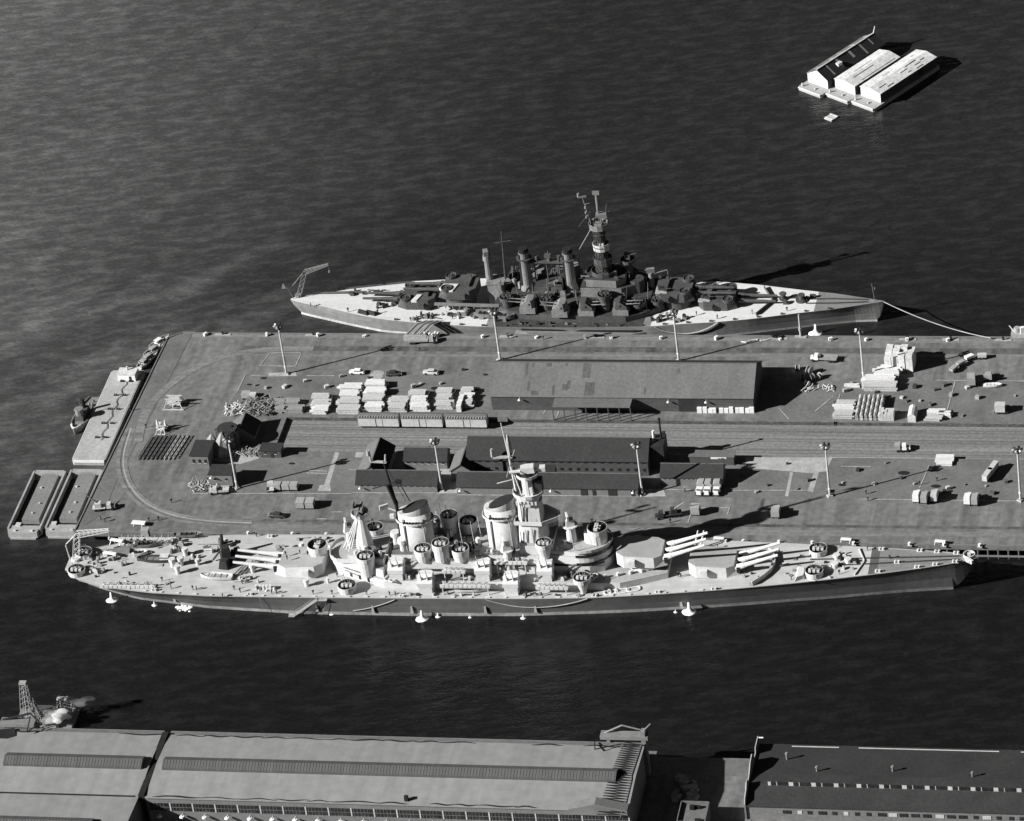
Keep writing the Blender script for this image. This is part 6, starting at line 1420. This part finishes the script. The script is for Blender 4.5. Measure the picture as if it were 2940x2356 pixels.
# stepped parapet: its real profile throws the ragged shadow on the roof
q=B();prof=[(yN+.6,LZ),(yN+.6,10.6),(-144.2,10.8),(-144.4,9.3),(-147.4,9.6),(-147.8,11.6),(-149.6,13.),(-152.8,12.7),(-155.4,11.2),(-158.4,10.6),(-158.8,12.0),(-160.4,12.2),(-161.8,10.9),(-164.6,10.3),(yS-.4,9.),(yS-.4,LZ)]
q.loft([[(94.6,y,z) for y,z in prof],[(95.05,y,z) for y,z in prof]]);q.build('parapet','wall_timber',T3)
q=B();q.path([(94.8,y,z+.08) for y,z in prof[1:-1]],.13,4);q.tube((94.8,yN+.4,10.4),(96.6,yN-.8,11.4),.2,.2,5);q.build('parapet_coping','trim_pale',T3)
# little flat-roofed block between the big sheds
T4=thing('roof_block','small flat-roofed block with a pale parapet rim, in the shadowed gap between the near sheds','building',(81.6,-169.4,LZ))
q=B();q.box(0,0,0,7.4,8.2,4.6);bw_=q.build('wall','wall_timber',T4);q=B();q.wall([(-3.7,-4.1),(3.7,-4.1),(3.7,4.1),(-3.7,4.1)],4.6,5.5,.25,True);q.build('parapet','concrete',T4);q=B();q.box(0,0,4.604,6.9,7.7,.1);q.build('roof','concrete',T4)
q=B();q.box(-.5,1.8,4.72,1.2,1.0,1.2);q.box(.9,2.2,4.72,1.6,.8,.8);q.box(1.8,-3.2,4.72,1.6,.6,.9);q.build('roof_vent','soot',T4)
q=B()
for i in range(26):
    q.box(R.uniform(74,80),R.uniform(-160,-150),LZ+.01,R.uniform(.8,2.4),R.uniform(.8,2.),R.uniform(.6,1.6),R.uniform(0,3))
o=tag(q.build('scrap_pile','canvas_grey'),'dim pile of crates lost in the shadow between the near sheds','pile');o['kind']='stuff'
# bollards and lamps on the near wharf edge
for k in range(11):
    x=-104+k*19.5
    if 66<x<94: continue
    q=B();q.cyl(0,0,0,1.0,.3,.25,8);q.cyl(0,0,1.0,1.3,.42,.36,8);tag(q.build('wharf_bollard','white_paint',None,loc=(x,LY+(1.6 if x<66 else 1.0),LZ)),f'small white bollard on the near shore wharf edge, {ORD[k]} place from the left','bollard','bollards on the near shore wharf')
# ================================================================ pile-driving barge with steam, bottom left
PD=thing('pile_driver','floating pile driver with two pale lattice towers behind the near left shed','pile driver',(-110.5,-128.6,0))
q=B();q.box(0,1.,-.5,17,9,1.7);q.build('barge_hull','steel_mid',PD)
q=B();q.box(-.6,1.5,1.2,5.6,4.4,3.0,0,.9,.9);q.cyl(2.6,2.2,1.2,4.2,1.2,1.1,10);eh=q.build('engine_house','old_grey',PD)
q=B();lat((-4.2,-2.2,1.2),(-3.2,-2.0,16.2),3.4,1.6,9);q.tube((-4.2,-2.2,1.2),(-3.2,-2.,16.4),.25,.2,5);q.box(-3.2,-2,16.2,2.,1.3,.6);q.build('tower','canvas_grey',PD)
q=B();lat((.2,-2.4,1.2),(-1.8,-2.2,10.8),1.7,.8,6);q.tube((0.8,-2.2,1.2),(-2.8,-2,13),.25,.2,5);q.build('tower','canvas_grey',PD)
q=B();lat((5.4,3.4,1.2),(5.4,2.6,7.2),4.2,2.4,4);q.box(5.4,2.6,7.2,3.,1.2,.5);q.build('tower','trim_pale',PD)
clutter(PD,(-7,-2.6,7.5,4.6),1.2,22,'deck_gear',['steel_dark','old_grey_light','canvas_grey'],.6,1.8,1.8)
def smoke(name,label,c,n,rx,ry,rz_,dens,alb=.95):
    m=bpy.data.materials.new(name+'_vol');m.use_nodes=True;nt=m.node_tree;nt.nodes.remove(nt.nodes['Principled BSDF']);v=nt.nodes.new('ShaderNodeVolumePrincipled')
    v.inputs['Color'].default_value=(alb,alb,alb,1);v.inputs['Density'].default_value=dens;v.inputs['Anisotropy'].default_value=.1
    nt.links.new(v.outputs[0],nt.nodes['Material Output'].inputs['Volume']);MATS[name+'_vol']=m
    bm=bmesh.new()
    for i in range(n):
        q=bmesh.ops.create_icosphere(bm,subdivisions=2,radius=1);o_=Vector((R.gauss(0,.5)*rx,R.gauss(0,.5)*ry,R.gauss(0,.4)*rz_));s=R.uniform(.3,.62)
        for w_ in q['verts']:
            w_.co=Vector((w_.co.x*rx*s,w_.co.y*ry*s,w_.co.z*rz_*s))*(1+R.uniform(-.12,.12))+o_
    me=bpy.data.meshes.new(name);bm.to_mesh(me);bm.free();me.materials.append(m);o=bpy.data.objects.new(name,me);COL.objects.link(o)
    rm=o.modifiers.new('merge','REMESH');rm.mode='VOXEL';rm.voxel_size=.22
    o.location=c;tag(o,label,'steam');o['kind']='stuff';return o
p=G(170,2058,3.5)
smoke('steam_cloud','dense white steam puff beside the pile driver',(p.x,p.y-.5,4.2),16,4.4,2.0,2.2,1.6,.99)
p=G(215,2018,6.);smoke('steam_wisp','thin grey steam trailing from the pile driver',(p.x+1.6,p.y,6.5),9,4.2,1.6,1.6,.16,.7)
# ================================================================ water discharges along the hulls
def splash(px,py,s,label,jet=None):
    p=G(px,py,0);q=B();rings=[]
    for z,r in ((.02,1.3),(.15,1.0),(.4,.5),(.9,.28),(1.9,.16)): rings.append([(s*r*(1+R.uniform(-.12,.12))*math.cos(k*.5236),s*r*.8*(1+R.uniform(-.12,.12))*math.sin(k*.5236),s*z) for k in range(12)])
    q.loft(rings);o=tag(q.build('discharge_splash','foam',None,loc=(p.x,p.y,0),smooth=True),label,'splash');o['kind']='stuff';return o
for px,py,s,lab in ((322,1723,1.5,'white splash where water pours off the near battleship stern quarter'),(1213,1777,1.6,'large white splash under the near battleship waist'),(1258,1770,.7,'small splash right of the large one under the near battleship waist'),(1503,1774,.7,'small splash under the near battleship bridge'),(1980,1757,1.8,'white bell-shaped splash under the near battleship second turret'),(1940,1757,.5,'tiny splash left of the bell-shaped one'),(444,1737,.7,'tiny splash left of the foam patch'),(2343,957,1.8,'white bell-shaped splash between the far battleship and the quay'),(953,1762,.7,'small splash at the foot of the accommodation ladder'),(1350,1772,.45,'faint splash under the near battleship middle')): splash(px,py,s,lab)
q=B();p=G(528,1743,0)
for k in range(60): r_=R.uniform(.15,.7);q.cyl(R.gauss(0,1.2)-.6*r_,R.gauss(0,.75),.0,R.uniform(.04,.16),r_,r_*.6,7)
o=tag(q.build('foam_patch','foam',None,loc=(p.x,p.y,0)),'spreading white foam patch under the near battleship after deck','foam');o['kind']='stuff'
# ================================================================ people
def person_mesh(name,cloth,top):
    me=bpy.data.meshes.new('tmp');V=[(0,0,.95),(0,0,1.2),(0,0,1.42),(0,0,1.54),(0,.02,1.68),(.11,0,.9),(.13,.02,.5),(.12,0,.08),(.13,.13,.03),(-.11,0,.9),(-.13,-.02,.5),(-.12,-.04,.08),(-.13,.09,.03),(.2,0,1.4),(.26,0,1.13),(.25,.08,.88),(-.2,0,1.4),(-.26,0,1.13),(-.25,.08,.88)]
    E_=[(0,1),(1,2),(2,3),(3,4),(0,5),(5,6),(6,7),(7,8),(0,9),(9,10),(10,11),(11,12),(2,13),(13,14),(14,15),(2,16),(16,17),(17,18)]
    rr=[.15,.15,.15,.06,.1,.1,.075,.055,.045,.1,.075,.055,.045,.075,.055,.04,.075,.055,.04]
    me.from_pydata(V,E_,[]);o=bpy.data.objects.new('tmp',me);COL.objects.link(o);o.modifiers.new('s','SKIN');sub=o.modifiers.new('u','SUBSURF');sub.levels=1
    for v,r in zip(me.skin_vertices[0].data,rr): v.radius=(r,r*.8)
    me.skin_vertices[0].data[0].use_root=True
    dg=bpy.context.evaluated_depsgraph_get();m2=bpy.data.meshes.new_from_object(o.evaluated_get(dg));bpy.data.objects.remove(o);m2.name=name
    m2.materials.clear()
    for q in (cloth,top,'skin'): m2.materials.append(MATS[q])
    for p in m2.polygons: p.material_index=2 if (1.48<p.center.z<1.7) else (1 if p.center.z>.95 else 0)
    return m2
PM=[person_mesh('sailor_body','cloth_dark','cloth_dark'),person_mesh('worker_body','cloth_dark','cloth_white')]
def crowd(pts,zf,fmt,grp,k=0):
    for i,(px,py) in enumerate(sorted(pts)): person(px,py,zf(px,py),fmt%ORD[i],grp,k)
def person(px,py,z,label,grp,k=0):
    p=G(px,py,z);o=bpy.data.objects.new('person',PM[k]);COL.objects.link(o);o.location=(p.x,p.y,z+.02);o.rotation_euler=(0,0,R.uniform(0,6.28));o.scale=(1.25,1.25,1.06);return tag(o,label,'person',grp)
crowd(((570,1546),(696,1676),(673,1693),(737,1540),(767,1626),(554,1693),(565,1694),(969,1656),(954,1706),(781,1704),(795,1705),(336,1608),(341,1612),(1053,1707),(1119,1709),(1136,1709),(1513,1712),(1534,1712),(1555,1712),(640,1720-5),(492,1690),(466,1668),(505,1560),(690,1700),(740,1695),(900,1706)),lambda a,b:6.53,'sailor in dark uniform on the near battleship main deck, %s from the left','sailors on the near battleship main deck')
crowd(((821,1594),(825,1606),(862,1590),(884,1593)),lambda a,b:10.6,'sailor in dark uniform on the after turret roof, %s from the left','sailors on the after turret roof')
crowd(((1948,1655),(1955,1657),(2061,1574),(2179,1666),(2272,1664),(2491,1580),(2634,1580),(2555,1604),(2410,1648)),lambda a,b:zsN(NEAR.l(a,b,9)[0])+.04,'sailor in dark uniform on the near battleship fore deck, %s from the left','sailors on the near battleship fore deck')
crowd(((893,880),(1000,895),(1180,922),(1300,915),(2000,905),(2060,915),(2160,900),(2260,893),(1085,900)),lambda a,b:zsF(FAR.l(a,b,5.5)[0])+.04,'dark figure on the far battleship pale deck, %s from the left','sailors on the far battleship')
crowd(((290,1491),(302,1498),(456,1494),(428,1497),(493,1443),(2487,1418),(2492,1437),(2396,1222),(1967,1412),(1070,1500),(1350,1508),(1700,1500),(1460,972),(1560,974),(1752,972),(1010,1178),(640,1275),(420,1228),(375,1180),(2640,1392),(2690,1380),(1925,1500),(1205,1008)),lambda a,b:ZP if not (1196<b<1308) else (TZ if a>790 else ZP),'figure in dark work clothes on the pier, %s from the left','people on the pier')
